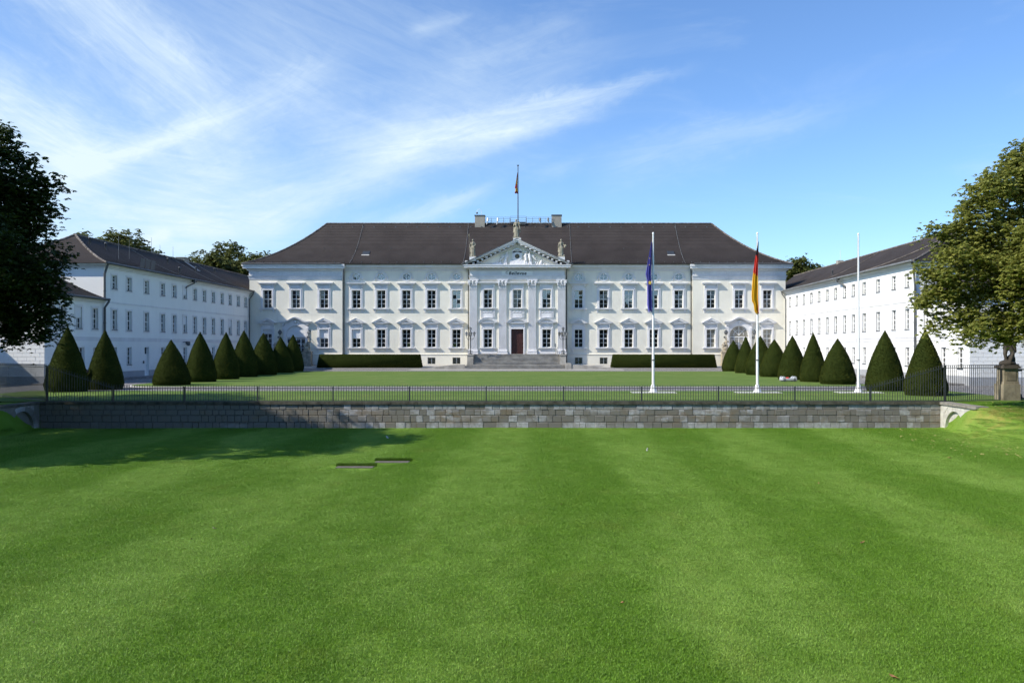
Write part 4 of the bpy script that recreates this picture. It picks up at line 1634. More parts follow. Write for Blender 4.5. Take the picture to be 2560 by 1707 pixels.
part("gable_flashing", MB().prism([(-AX - .3, BZ + .03), (0, AZ + .045), (AX + .3, BZ + .03), (AX + .3, BZ + .06), (0, AZ + .09), (-AX - .3, BZ + .06)], YP - 1.1, YP + .5), "gutter", pal)
# clock with relief
ck = MB()
ck.box(-.66, .66, YP - .22, YP - .05, 14.55, 15.75)
ck.prism([(.0 + .66 * math.cos(math.pi * k / 12), 15.55 + .30 * math.sin(math.pi * k / 12)) for k in range(13)], YP - .22, YP - .05)
ck.box(-1.0, 1.0, YP - .30, YP - .05, 13.93, 14.55)
n = 28
C = lambda r: [(r * math.cos(2 * math.pi * k / n), 15.08 + r * math.sin(2 * math.pi * k / n)) for k in range(n + 1)]
ck.band(C(.58), C(.32), YP - .27, YP - .221)
cko = part("clock", ck, "trim", pal)
part("clock_face", MB().prism(C(.31)[:-1], YP - .25, YP - .222), "clock", cko)
hd = MB()
hd.prism([(-.02, 15.06), (.03, 15.04), (.24, 15.19), (.22, 15.22)], YP - .285, YP - .27)
hd.prism([(.02, 15.10), (-.02, 15.06), (-.17, 14.94), (-.18, 14.97)], YP - .285, YP - .27)
for k in range(12):
    a = 2 * math.pi * k / 12
    hd.box(.26 * math.cos(a) - .018, .26 * math.cos(a) + .018, YP - .275, YP - .251, 15.08 + .26 * math.sin(a) - .018, 15.08 + .26 * math.sin(a) + .018)
part("clock_hands", hd, "gilt", cko)


def relief_fig(x, z, h, lean, arm, wing, flip=1):
    b = MB()
    k = h / 1.9
    X = lambda a: x + flip * a * k
    Z = lambda c: z + c * k
    y = YP - .27
    b.cap((X(.0), y, Z(.05)), .09 * k, (X(.05), y, Z(.55)), .11 * k)
    b.cap((X(.22), y, Z(.05)), .09 * k, (X(.12), y, Z(.6)), .12 * k)
    b.cap((X(.06), y, Z(.6)), .21 * k, (X(.06 + lean), y, Z(1.28)), .17 * k)
    b.cap((X(.06 + lean), y, Z(1.35)), .07 * k, (X(.08 + lean), y, Z(1.5)), .07 * k)
    b.ell((X(.1 + lean), y - .03, Z(1.62)), .14 * k)
    for dx, dz in arm:
        b.cap((X(.05 + lean), y, Z(1.28)), .07 * k, (X(dx), y - .03, Z(dz)), .06 * k)
    if wing:
        for q in range(4):
            b.cap((X(-.05 + lean), y + .06, Z(1.2)), .06 * k, (X(-.55 - .08 * q), y + .05, Z(1.35 - .27 * q)), .06 * k)
    b.cap((X(-.15), y, Z(.05)), .10 * k, (X(.0), y, Z(.75)), .13 * k)
    return b


rf_ = MB()
for b in (relief_fig(-1.62, 13.98, 1.85, .12, [(.6, 1.2), (.5, .95)], True),
          relief_fig(1.12, 13.98, 1.95, -.05, [(.5, 1.3), (-.25, 1.0)], False, 1),
          relief_fig(1.78, 13.98, 1.9, .08, [(.7, 1.35), (.5, .8)], True, -1)):
    o_ = part("relief_figure", b, "trim", pal) if False else place("relief_figure", remesh(b, .045, "trim", "relief_figure", 1), pal)
b = MB()
for k in range(7):
    b.cap((-2.1 - k * .22, YP - .12, 13.98 + .02 * k), .09, (-2.3 - k * .2, YP - .12, 14.62 - .09 * k), .06)
b.cap((-1.9, YP - .12, 14.0), .12, (-3.2, YP - .12, 13.98), .09)
place("relief_foliage", remesh(b, .05, "trim", "relief_foliage", 1), pal)
b = MB()
for k in range(5):
    b.cap((2.3 + k * .3, YP - .12, 13.98), .10, (2.5 + k * .28, YP - .13, 14.35 - .05 * k), .06)
b.cap((3.05, YP - .14, 14.0), .10, (3.25, YP - .16, 14.5), .13)
b.cap((3.9, YP - .12, 13.97), .10, (4.3, YP - .12, 13.97), .07)
place("relief_foliage", remesh(b, .05, "trim", "relief_foliage", 1), pal)
b = MB()
for k in range(9):
    a = R(20 + 140 * k / 8)
    b.ell((.62 * math.cos(a), YP - .16, 15.72 + .30 * math.sin(a)), (.13, .10, .11), 8, 6)
place("relief_wreath", remesh(b, .05, "trim", "relief_wreath", 1), pal)
for s in (-1, 1):
    part("acroterion", MB().box(s * 5.9 - .42, s * 5.9 + .42, YP - .95, YP - .1, 14.4, 14.93).box(s * 6.75 - .18, s * 6.75 + .18, YP - .9, YP - .1, 14.0, 14.45), "trim", pal)
part("acroterion", MB().box(-.52, .52, YP - 1.0, YP - .1, 17.05, 17.42), "trim", pal)

# steps with cheek blocks
st = place("steps", None, pal)
g0 = zprof(109.4)
for k in range(9):
    z1 = ZB - k * .168
    y1 = YP - .75 - k * .30
    y0 = y1 - .34
    yf = y0 if k else y1 - .34
    part("step", MB().box(-5.62, 5.62, yf + .05, YP + .02, z1 - .175 if k < 8 else z1 - .3, z1 - .06).box(-5.625, 5.625, yf, YP + .02, z1 - .06, z1 - .001), "step", st)
ylow = YP - .75 - 8 * .30 - .34
zl = ZB - 8 * .168 - .02
for k in range(4):
    part("step", MB().box(-6.45 - .12 * k, 6.15 + .12 * k, ylow - .50 - .34 * k, ylow - .02 + .01 * k, zl - .155 * (k + 1) - .05, zl - .155 * k - .06).box(-6.455 - .12 * k, 6.155 + .12 * k, ylow - .55 - .34 * k, ylow - .02 + .01 * k, zl - .155 * k - .06, zl - .155 * k - .001), "step", st)
for s in (-1, 1):
    ck_ = MB()
    a, b = sorted((s * 5.63, s * 6.42))
    ck_.box(a, b, ylow + .2, YP + .02, 0, ZB - .16)
    ck_.box(a - .07, b + .07, ylow + .12, YP + .02, ZB - .16, ZB - .01)
    ck_.box(a - .05, b + .05, ylow + .06, ylow + .199, 0, .72)
    part("cheek_block", ck_, "step", st)
    # ramp wall beside the steps
    rp = MB()
    y0, y1 = ylow - 1.2, ylow - .7
    if s < 0:
        rp.prism([(-6.6, -.1), (-6.6, .74), (-7.9, .72), (-12.2, .26), (-12.2, -.1)], y0, y1)
    else:
        rp.box(6.28, 7.05, y0 - .1, ylow + .0, -.1, .92)
        rp.prism([(7.06, -.1), (7.06, .74), (8.0, .70), (12.0, .30), (12.0, -.1)], y0, y1)
        rp.box(11.4, 12.5, y0 - .15, y1 + .1, -.1, .34)
    part("ramp_wall", rp, "step", st)
# small fittings by the entrance
part("handrail", MB().tube([(5.35, YP - .5, ZB), (5.35, YP - .5, ZB + .95), (5.35, YP - .9, ZB + .9)], .022, 6), "lead", pal)
part("intercom", MB().box(5.02, 5.10, YP - .05, YP, 3.0, 3.45), "lead", pal)

# ------------------------------------------------------------------ side wings
def wing_window(parent, x, z, w, h, frame=True, blind=0.0, rows=4, y=0.0):
    """plain sash window deep in the wall"""
    if frame:
        def fm():
            mb = MB()
            b = .19
            for a, c in ((-w / 2 - b, -w / 2), (w / 2, w / 2 + b)):
                mb.box(a, c, -.03, .02, -b, h + b)
            mb.box(-w / 2, w / 2, -.03, .02, h, h + b)
            mb.box(-w / 2, w / 2, -.03, .02, -b, 0)
            return mb.mesh("window_frame", "trim")
        o = place("window", cached(("wf", w, h), fm), parent, (x, y, z))
    else:
        o = place("window", cached(("wl", w, h), lambda: MB().box(-w / 2, w / 2, .13, .26, h - .05, h - .002).mesh("window_frame", "trim")), parent, (x, y, z))
    place("sash", cached(("ws", w, h, rows), lambda: sash_mesh(w, h, 2, rows, .06, .085, .032)), o, (0, .15, 0))
    place("glazing", cached(("wg", w, h), lambda: MB().box(-w / 2, w / 2, 0, .01, 0, h).mesh("glazing", "wingglass")), o, (0, .20, 0), (R(random.gauss(0, .3)), 0, R(random.gauss(0, .3))))
    place("sill", cached(("wsl", w), lambda: MB().box(-w / 2 - .02, w / 2 + .02, -.075, .3, -.05, .012).mesh("sill", "lead")), o)
    if blind:
        part("roller_shutter", MB().box(-w / 2, w / 2, .08, .14, h * (1 - blind), h), "blind", o)
    return o


def courses(parent, x0, x1, z0, z1, n, holes, y=-0.03, material="white"):
    """rusticated courses: long proud bands broken by the openings"""
    for k in range(n):
        a, b = z0 + (z1 - z0) * k / n + .018, z0 + (z1 - z0) * (k + 1) / n - .018
        y_ = y
        cuts = sorted([(h[0] - .02, h[1] + .02) for h in holes if h[2] < b and h[3] > a])
        x = x0
        for c, d in cuts + [(x1, x1)]:
            if c > x + .01:
                part("stone_course", MB().box(x, c, y, .01, a, b), material, parent)
            x = max(x, d)


def string_band(parent, x0, x1, z, h, p, material="trim", ret=None):
    part("string_course", MB().box(x0, x1, -p, .02, z, z + h), material, parent)


TOPZ, MIDZ, LOWZ = 8.32, 4.56, 1.29
WW = 0.95


def build_wing(sgn, ys, y_near, label, doors, blinds):
    """three-storey wing; local x = world Y on the left, mirrored on the right"""
    L = 115.6 - y_near
    if sgn < 0:
        w = thing("wing_building", label, "building", (-36.1, y_near, 0), R(90), "side wings of the palace")
        lx = [y - y_near for y in ys]
    else:
        w = thing("wing_building", label, "building", (36.1, 115.6, 0), R(-90), "side wings of the palace")
        lx = [115.6 - y for y in ys]
    holes = []
    for i, x in enumerate(lx):
        holes.append((x - WW / 2, x + WW / 2, TOPZ, TOPZ + 1.24))
        holes.append((x - WW / 2, x + WW / 2, MIDZ, MIDZ + 1.83))
        if i in doors:
            holes.append((x - .5, x + .5, .14, 2.95))
        else:
            holes.append((x - WW / 2, x + WW / 2, LOWZ, LOWZ + 1.66))
    mb = MB()
    wall_cells(mb, 0, L, -.2, 10.45, holes, 0, .40)
    x_end = 0 if sgn < 0 else L
    mb.add([(x_end, 0, -.2), (x_end, 11.2, -.2), (x_end, 11.2, 10.45), (x_end, 0, 10.45)], [(0, 1, 2, 3)])
    part("wall", mb, "white", w)
    low = [h for h in holes if h[3] < 3.2]
    courses(w, 0, L, .70, 3.42, 8, low)
    pb = MB()
    x = 0
    for h in sorted([h for h in low if h[2] < .5]):
        pb.box(x, h[0], -.05, .01, -.1, .68)
        x = h[1]
    pb.box(x, L, -.05, .01, -.1, .68)
    part("plinth", pb, "plinthgrey", w)
    string_band(w, 0, L, 3.50, .30, .045)
    string_band(w, 0, L, 3.80, .06, .075)
    string_band(w, 0, L, 6.98, .13, .04)
    for i, x in enumerate(lx):
        wing_window(w, x, TOPZ, WW, 1.24, blind=blinds.get((i, 2), 0))
        wing_window(w, x, MIDZ, WW, 1.83, blind=blinds.get((i, 1), 0))
        if i in doors:
            d = part("door", MB().box(-.46, .46, .2, .26, 0, 2.05).box(-.5, .5, .18, .27, 2.05, 2.15).box(-.5, -.46, .18, .27, 0, 2.8).box(.46, .5, .18, .27, 0, 2.8).box(-.04, .04, .2, .26, 2.15, 2.8), "paint", w, (x, 0, .14))
            part("fanlight", MB().box(-.46, .46, .262, .27, 2.15, 2.8), "glass", d)
            part("handle", MB().tube([(.34, .15, 1.0), (.22, .15, 1.0)], .02, 5), "lead", d)
            part("doorstep", MB().box(-.75, .75, -.4, .2, -.14, -.005), "step", d)
        else:
            wing_window(w, x, LOWZ, WW, 1.66, frame=False)
    # eaves
    e0, e1 = (-.45, L) if sgn < 0 else (0, L + .45)
    ev = MB()
    for z0, z1, p in ((10.10, 10.24, .10), (10.24, 10.34, .24), (10.34, 10.46, .40)):
        ev.box(0 - (p if sgn < 0 else 0), L + (p if sgn > 0 else 0), -p, 11.2 + p, z0, z1 - .001)
    part("cornice", ev, "trim", w)
    pr = lambda u: 10.47 + 3.3 * (.62 * u + .38 * u * u)
    a, b = (-.55, L + 14.0) if sgn < 0 else (-14.0, L + .55)
    r_ = hip_roof(w, a, b, -.55, 11.75, pr, 30, open_ends=(sgn > 0, sgn < 0))
    part("gutter", MB().tube([(a + (0 if sgn < 0 else 14.0), -.60, 10.50), (b - (14.0 if sgn < 0 else 0), -.60, 10.50)], .10, 8), "lead" if sgn < 0 else "gutter", w)
    if sgn > 0:
        # sheet-metal eaves strip catching the sun
        part("eaves_flashing", MB().add([(14.0 - 14.0, -.57, 10.53), (L + .5, -.57, 10.53), (L + .5, -.05, pr(.085) + .06), (0, -.05, pr(.085) + .06)], [(0, 1, 2, 3)]), "gutter", w)
    return w, lx, L, r_, pr


LYS = [78.4, 81.2, 84.8, 88.4, 91.2, 93.9, 96.6, 99.3, 102.0, 104.8, 107.5, 110.4, 113.1]
RYS = [112.5, 109.5, 106.5, 103.6, 100.7, 97.8, 95.0, 92.2, 89.6, 86.6, 83.0, 79.3, 76.4]
lw, llx, lL, lroof, lpr = build_wing(-1, LYS, 76.5, "left white wing with three rows of windows, its courtyard front in bluish shade", {2}, {(5, 2): .7, (5, 1): .5, (10, 1): .45, (1, 2): .0})
rw, rlx, rL, rroof, rpr = build_wing(1, RYS, 74.6, "right white wing with three rows of windows, its courtyard front dazzling in the sun", set(), {})

# roof furniture of the left wing
lhalf = 6.15


def lroof_pt(x, u):
    return (x, -.55 + u * lhalf, lpr(u))


for x, u in ((5.9, .80), (8.2, .74), (22.0, .72), (28.5, .62), (37.0, .78), (19.8, .35)):
    p = lroof_pt(x, u)
    part("vent_pipe", MB().lathe((p[0], p[1], p[2] - .1), [(.09, 0), (.09, .62), (.15, .64), (.15, .74), (.05, .80)], 8), "lead", lroof)
for x, u, h in ((6.8, .42, 2.3), (10.6, .55, 2.0), (23.5, .98, 1.3), (26.6, .95, 1.6), (21.3, .98, 1.9)):
    p = lroof_pt(x, u)
    part("antenna_rod", MB().tube([(p[0], p[1], p[2] - .1), (p[0], p[1], p[2] + h)], [.022, .012], 6), "gutter", lroof)
sk = MB()
for k in range(3):
    x = 8.3 + k * 1.15
    p0, p1 = lroof_pt(x, .16), lroof_pt(x, .32)
    sk.add([(x - .45, p0[1], p0[2] + .08), (x + .45, p0[1], p0[2] + .08), (x + .45, p0[1] - .1, p0[2] + .95), (x - .45, p0[1] - .1, p0[2] + .95)], [(0, 1, 2, 3)])
    sk.box(x - .45, x + .45, p0[1] + .02, p0[1] + .5, p0[2] - .1, p0[2] + .12)
part("open_skylight", sk, "lead", lroof)
p0, p1 = lroof_pt(30.5, .80), lroof_pt(33.6, .58)
part("skylight", MB().add([(29.6, lroof_pt(0, .93)[1], lroof_pt(0, .93)[2] + .12), (30.6, lroof_pt(0, .93)[1], lroof_pt(0, .93)[2] + .12), (30.6, lroof_pt(0, .66)[1], lroof_pt(0, .66)[2] + .12), (29.6, lroof_pt(0, .66)[1], lroof_pt(0, .66)[2] + .12)], [(0, 1, 2, 3)]), "gutter", lroof)
part("chimney", MB().box(30.1, 31.6, 5.4, 6.4, 13.2, 14.15).box(30.0, 31.7, 5.3, 6.5, 14.16, 14.24), "chimney", lroof)
ca = MB()
for x in (16.0, 26.8, 34.0):
    ca.tube([(x + 1.5 * (k / 6), lroof_pt(0, 1 - k / 6)[1], lroof_pt(0, 1 - k / 6)[2] + .07) for k in range(7)], .02, 4)
part("lightning_cable", ca, "gutter", lroof)
# right wing roof furniture


def rroof_pt(x, u):
    return (x, -.55 + u * lhalf, rpr(u))


part("chimney", MB().box(4.7, 5.5, 5.5, 6.2, 13.2, 14.2), "chimney", rroof)
part("antenna_rod", MB().tube([(4.9, 6.0, 13.6), (4.9, 6.0, 15.6)], .02, 5), "polewhite", rroof)
p = rroof_pt(13.0, .45)
part("vent_pipe", MB().lathe((p[0], p[1], p[2] - .1), [(.08, 0), (.08, .6), (.13, .62), (.04, .75)], 8), "lead", rroof)
ca = MB()
ca.tube([(29.2 + 9.0 * (k / 10) , rroof_pt(0, .05 + .93 * k / 10)[1], rroof_pt(0, .05 + .93 * k / 10)[2] + .07) for k in range(11)], .05, 5)
ca.tube([(15.0 + 4.0 * (k / 8), rroof_pt(0, .1 + .9 * k / 8)[1], rroof_pt(0, .1 + .9 * k / 8)[2] + .07) for k in range(9)], .03, 5)
part("lightning_cable", ca, "ridge", rroof)

# downpipes of the wings
downpipe(lw, [(38.0, -.60, 10.42), (38.0, -.55, 10.1), (37.75, -.14, 9.4), (37.75, -.14, .3)])
downpipe(lw, [(18.6, -.60, 10.42), (18.6, -.55, 10.1), (17.6, -.10, 9.6), (17.55, -.06, 9.45)])
part("hopper", MB().box(18.3, 18.9, -.75, -.4, 10.2, 10.5), "lead", lw)
downpipe(lw, [(-.10, -.45, 10.42), (-.10, -.30, 10.0), (-.12, -.16, 9.5), (-.12, -.16, 7.35)], .10)
downpipe(rw, [(1.2, -.60, 10.42), (1.2, -.55, 10.1), (1.5, -.14, 9.4), (1.5, -.14, .3)])
downpipe(rw, [(22.6, -.60, 10.42), (22.6, -.55, 10.1), (23.6, -.10, 9.6), (23.65, -.06, 9.45)])
part("hopper", MB().box(22.3, 22.9, -.75, -.4, 10.2, 10.5), "lead", rw)
downpipe(rw, [(rL + .12, -.45, 10.42), (rL + .12, -.30, 10.0), (rL + .12, -.16, 8.3), (rL + .12, -.16, 7.35)], .10)
# wall camera and letter boxes on the left wing
part("wall_camera", MB().tube([(llx[5] - .6, 0, 3.5), (llx[5] - .6, -.6, 3.55)], .04, 6).ell((llx[5] - .6, -.65, 3.33), (.2, .2, .22)).box(llx[5] + .1, llx[5] + .6, -.35, -.05, 3.3, 3.6), "lead", lw)
part("letter_box", MB().box(llx[2] - .85, llx[2] - .65, -.1, -.03, 1.35, 1.62), "lead", lw)


# ------------------------------------------------------------------ lower end buildings
def build_annex(sgn, y_near, y_far, wy_up, wy_low, label, blinds):
    L = y_far - y_near
    if sgn < 0:
        w = thing("annex_building", label, "building", (-36.1, y_near, 0), R(90), "low end buildings of the wings")
        lx = lambda y: y - y_near
    else:
        w = thing("annex_building", label, "building", (36.1, y_far, 0), R(-90), "low end buildings of the wings")
        lx = lambda y: y_far - y
    holes = [(lx(y) - WW / 2, lx(y) + WW / 2, MIDZ, MIDZ + 1.83) for y in wy_up] + [(lx(y) - WW / 2, lx(y) + WW / 2, LOWZ, LOWZ + 1.66) for y in wy_low]
    mb = MB()
    wall_cells(mb, 0, L - .002 if sgn < 0 else L, -.2, 7.2, holes, 0, .40)
    part("wall", mb, "white", w)
    low = [h for h in holes if h[3] < 3.2]
    courses(w, 0.002, L - .002, .70, 3.42, 8, low)
    part("plinth", MB().box(0.002, L - .004, -.05, .01, -.1, .68), "plinthgrey", w)
    string_band(w, 0.002, L - .002, 3.50, .30, .045)
    string_band(w, 0.002, L - .002, 3.80, .06, .075)
    for i, y in enumerate(wy_up):
        wing_window(w, lx(y), MIDZ, WW, 1.83, blind=blinds.get(i, 0))
    for y in wy_low:
        wing_window(w, lx(y), LOWZ, WW, 1.66, frame=False)
    # front gable wall facing the garden, rusticated below
    DP = 26.0
    gx = 0 if sgn < 0 else L
    s = -1 if sgn < 0 else 1
    fw = MB()
    fw.add([(gx, 0, -.2), (gx, DP, -.2), (gx, DP, 7.2), (gx, 0, 7.2)], [(0, 1, 2, 3)])
    part("front_wall", fw, "white", w)
    xa, xb = sorted((gx, gx + s * .05))
    part("front_plinth", MB().box(*sorted((gx, gx + s * .05)), -.05, DP, -.1, .62), "plinthgrey", w)
    part("front_string_course", MB().box(*sorted((gx, gx + s * .075)), -.075, DP, 3.50, 3.86), "trim", w)
    nb = 9
    for j in range(nb):
        a, b = .64 + (3.42 - .64) * j / nb + .014, .64 + (3.42 - .64) * (j + 1) / nb - .014
        y = 0.0
        off = .35 if j % 2 else .70
        me1 = cached(("blk", round(b - a, 3), off, s), lambda: MB().box(*sorted((0, s * .032)), 0, off - .024, 0, b - a).mesh("stone_block", "white"))
        me2 = cached(("blk", round(b - a, 3), .7, s), lambda: MB().box(*sorted((0, s * .032)), 0, .70 - .024, 0, b - a).mesh("stone_block", "white"))
        k = 0
        while y < 9.0:
            wd = off if k == 0 else .70
            place("stone_block", me1 if k == 0 else me2, w, (gx, y + .012 - (.03 if k == 0 else 0), a))
            y += wd
            k += 1
        if y < DP:
            part("stone_course", MB().box(*sorted((gx, gx + s * .032)), y + .012, DP, a, b), "white", w)
    ev = MB()
    for z0, z1, p in ((6.88, 7.0, .10), (7.0, 7.1, .22), (7.1, 7.2, .36)):
        ev.box(-(p if sgn < 0 else -.002), L + (p if sgn > 0 else -.002), -p, DP, z0, z1 - .001)
    part("cornice", ev, "trim", w)
    pr = lambda u: 7.22 + 2.9 * (.75 * u + .25 * u * u)
    a, b = (-.5, L - .003) if sgn < 0 else (.003, L + .5)
    r_ = hip_roof(w, a, b, -.5, 11.7, pr, 26, open_ends=(sgn > 0, sgn < 0))
    part("roof_extension", MB().box(0.1, L - .1, 11.7, DP, 7.1, 7.6), "roof", w)
    part("gutter", MB().tube([(a, -.55, 7.24), (b, -.55, 7.24)], .10, 8), "lead" if sgn < 0 else "gutter", w)
    px = L - .1 if sgn < 0 else .1
    downpipe(w, [(px, -.55, 7.2), (px, -.5, 7.0), (px, -.16, 6.5), (px, -.16, .3)], .10)
    return w


build_annex(-1, 67.4, 76.5, [69.9, 72.4, 75.0], [70.3, 72.8, 75.2], "low white end building behind the dark maple, its rusticated front half in shadow", {1: .5})
build_annex(1, 65.3, 74.6, [66.9, 69.6, 72.6], [66.7, 69.5, 72.4], "low white end building behind the sunlit chestnut and the tall fence", {})
# gatehouse further left, just outside the picture, whose shadow crosses the rusticated front
gh = thing("gatehouse", "white gatehouse left of the rusticated front wall", "building", (-46.0, 0, 0))
part("wall", MB().box(-8, 0, 56, 67.3, -.2, 8.4), "white", gh)
part("roof", MB().prism([(-8.4, 8.4), (.4, 8.4), (-4, 11.2)], 55.6, 67.3), "roof", gh)

# ------------------------------------------------------------------ clipped yews and hedges
def tuft_faces(P, N, size, rng, spread=0.6):
    """small diamond leaves at points P with outward normals N"""
    n = len(P)
    d = N + rng.normal(0, spread, (n, 3))
    d /= np.linalg.norm(d, axis=1)[:, None]
    ref = rng.normal(0, 1, (n, 3))
    s = np.cross(d, ref)
    s /= np.linalg.norm(s, axis=1)[:, None]
    L = size * rng.uniform(0.7, 1.4, n)[:, None]
    a = P - d * L * 0.25
    v = np.stack([a, P + d * L * .35 + s * L * .34, P + d * L, P + d * L * .35 - s * L * .34], 1)
    return v.reshape(-1, 3), np.arange(n * 4).reshape(-1, 4)


def yew_mesh(seed, expo, n=15000):
    rng = np.random.default_rng(seed)
    nu, nv = 44, 26
    V, F = [], []
    rad = lambda t: (1 - t ** expo) * (0.90 + 0.10 * S(t / .12))
    lump = lambda a, t: 1 + 0.022 * mnoise.noise(Vector((math.cos(a) * 2.2, math.sin(a) * 2.2, t * 5 + seed))) + 0.012 * mnoise.noise(Vector((math.cos(a) * 6, math.sin(a) * 6, t * 14 + seed)))
    for j in range(nv + 1):
        t = j / nv
        for k in range(nu):
            a = 2 * math.pi * k / nu
            r = max(0.004, rad(t)) * lump(a, t)
            V.append((r * math.cos(a), r * math.sin(a), t))
    for j in range(nv):
        for k in range(nu):
            F.append((j * nu + k, j * nu + (k + 1) % nu, (j + 1) * nu + (k + 1) % nu, (j + 1) * nu + k))
    V, F = np.array(V), np.array(F)
    t = rng.uniform(0, 1, n * 2)
    t = t[rng.uniform(0, 1, n * 2) < (1 - t ** expo) + .06][:n]
    a = rng.uniform(0, 2 * math.pi, len(t))
    r = np.array([max(.004, rad(x)) * lump(y, x) for x, y in zip(t, a)])
    P = np.stack([r * np.cos(a), r * np.sin(a), t], 1)
    # unit cone is stretched about 1.3 wide by 4 high: normals in stretched space
    N = np.stack([np.cos(a), np.sin(a), 0.25 + 0.25 * t], 1)
    N *= np.array([1 / 1.3, 1 / 1.3, 1 / 4.1])
    v2 = []
    sc = np.array([1.3, 1.3, 4.1])
    tv, tf = tuft_faces(P * sc, np.stack([np.cos(a), np.sin(a), 0.35 + 0 * t], 1), 0.046, rng, .7)
    tv = tv / sc
    # tips brown-green low down where the shears stop
    tint = rng.beta(1.6, 2.4, len(tf))
    patch = np.array([mnoise.noise(Vector((p[0] * 2.2, p[1] * 2.2, p[2] * 4 + seed))) for p in P])
    tint = np.clip(tint + 0.5 * patch, 0, 1)
    allv = np.concatenate([V, tv])
    allf = np.concatenate([F, tf + len(V)])
    me = np_mesh("cone_yew", allv, allf, "yew", np.concatenate([np.full(len(F), .12), tint]))
    return me


YEWS = [yew_mesh(1, 1.55), yew_mesh(2, 1.75), yew_mesh(3, 1.95)]
LEFT = [(-28.2, 56.4, 1.33, 4.30, 0, "cone yew behind the sloping fence at the left, the nearest of the dark left row"),
        (-27.3, 59.6, 1.23, 4.15, 0, "slim cone yew, second of the left row, beside the parked gap of the drive"),
        (-24.9, 64.9, 1.40, 3.50, 0, "squat olive cone yew with a pale kerb at its foot, third of the left row"),
        (-25.1, 70.9, 1.28, 4.20, 1, "cone yew just behind the squat olive one in the left row"),
        (-25.3, 76.9, 1.28, 4.28, 1, "cone yew at the middle of the left row, in front of the wing's string course"),
        (-25.7, 83.0, 1.30, 4.56, 2, "tallest looking cone yew of the left row, in front of the palace corner downpipe"),
        (-25.7, 88.6, 1.37, 4.40, 2, "cone yew in front of the shuttered corner window of the left pavilion"),
        (-26.2, 96.5, 1.37, 4.10, 1, "low cone yew below the left lantern of the shuttered arch"),
        (-26.6, 102.4, 1.25, 4.45, 2, "farthest cone yew of the left row, in front of the shuttered arch")]
RIGHT = [(26.7, 51.9, 1.30, 4.00, 0, "sunlit cone yew behind the sloping fence at the right, the nearest of the right row"),
         (26.5, 57.6, 1.28, 4.06, 1, "sunlit cone yew between the pole without flag and the nearest yew"),
         (26.4, 66.5, 1.38, 3.60, 1, "squat sunlit cone yew just left of the pole without flag"),
         (25.9, 70.9, 1.18, 4.15, 0, "slim cone yew just right of the white lawn mower"),
         (25.65, 76.0, 1.30, 3.96, 1, "cone yew directly behind the white lawn mower"),
         (25.9, 82.9, 1.40, 3.70, 2, "cone yew just right of the black, red and gold flagpole's foot"),
         (26.0, 88.7, 1.48, 4.10, 2, "cone yew half hidden behind the pole of the black, red and gold flag"),
         (26.0, 95.0, 1.20, 4.15, 0, "slim dark cone yew in front of the glazed arch"),
         (26.3, 102.5, 1.30, 3.77, 2, "farthest cone yew of the right row, beside the sandstone group at the hedge end")]
for grp, rows in (("cone yews of the left row", LEFT), ("cone yews of the right row", RIGHT)):
    for i, (x, y, r, h, k, lab) in enumerate(rows):
        o = place("cone_yew", YEWS[k], None, (x, y, 0.02), (R(random.gauss(0, .6)), R(random.gauss(0, .7)), random.uniform(0, 6)), (r * random.uniform(.97, 1.04), r * random.uniform(.97, 1.04), h))
        tag(o, lab, "topiary", grp)


def hedge(x0, x1, y0, y1, z0, z1, label, seed):
    rng = np.random.default_rng(seed)
    ins = .16
    e = .30
    V = [(x0, y0, z0), (x1, y0, z0), (x1, y1, z0), (x0, y1, z0), (x0 + e, y0 + ins, z1), (x1 - e, y0 + ins, z1), (x1 - e, y1 - ins, z1), (x0 + e, y1 - ins, z1)]
    F = [(4, 5, 6, 7), (0, 1, 5, 4), (1, 2, 6, 5), (2, 3, 7, 6), (3, 0, 4, 7), (0, 3, 2, 1)]
    V = np.array(V, float)
    n = 24000
    u, w = rng.uniform(0, 1, n), rng.uniform(0, 1, n)
    face = rng.choice(4, n, p=[.52, .36, .06, .06])
    q = [(0, 1, 5, 4, (0, -1, .1)), (4, 5, 6, 7, (0, 0, 1)), (1, 2, 6, 5, (1, 0, .1)), (3, 0, 4, 7, (-1, 0, .1))]
    P = np.zeros((n, 3))
    N = np.zeros((n, 3))
    for i, (a, b, c, d, nn) in enumerate(q):
        m_ = face == i
        uu, ww = u[m_][:, None], w[m_][:, None]
        P[m_] = (V[a] * (1 - uu) + V[b] * uu) * (1 - ww) + (V[d] * (1 - uu) + V[c] * uu) * ww
        N[m_] = nn
    tv, tf = tuft_faces(P, N, .045, rng, .6)
    ctr = np.array([(x0 + x1) / 2, (y0 + y1) / 2, z0])
    allv = np.concatenate([V, tv]) - ctr
    allf = np.concatenate([np.array(F), tf + 8])
    patch = np.array([mnoise.noise(Vector((p[0] * .6, p[2] * 1.5, seed))) for p in P])
    me = np_mesh("box_hedge", allv, allf, "yew", np.concatenate([np.full(6, .1), np.clip(rng.beta(1.6, 2.6, n) + .25 * patch, 0, 1)]))
    o = place("box_hedge", me, None, tuple(ctr))
    tag(o, label, "hedge", "clipped box hedges at the palace wall")


hedge(-26.0, -12.4, 110.6, 112.2, .33, 2.0, "long clipped hedge at the palace wall left of the steps", 21)
hedge(12.3, 26.06, 110.6, 112.2, .33, 2.0, "long clipped hedge at the palace wall right of the steps, behind the blue flag's pole", 22)


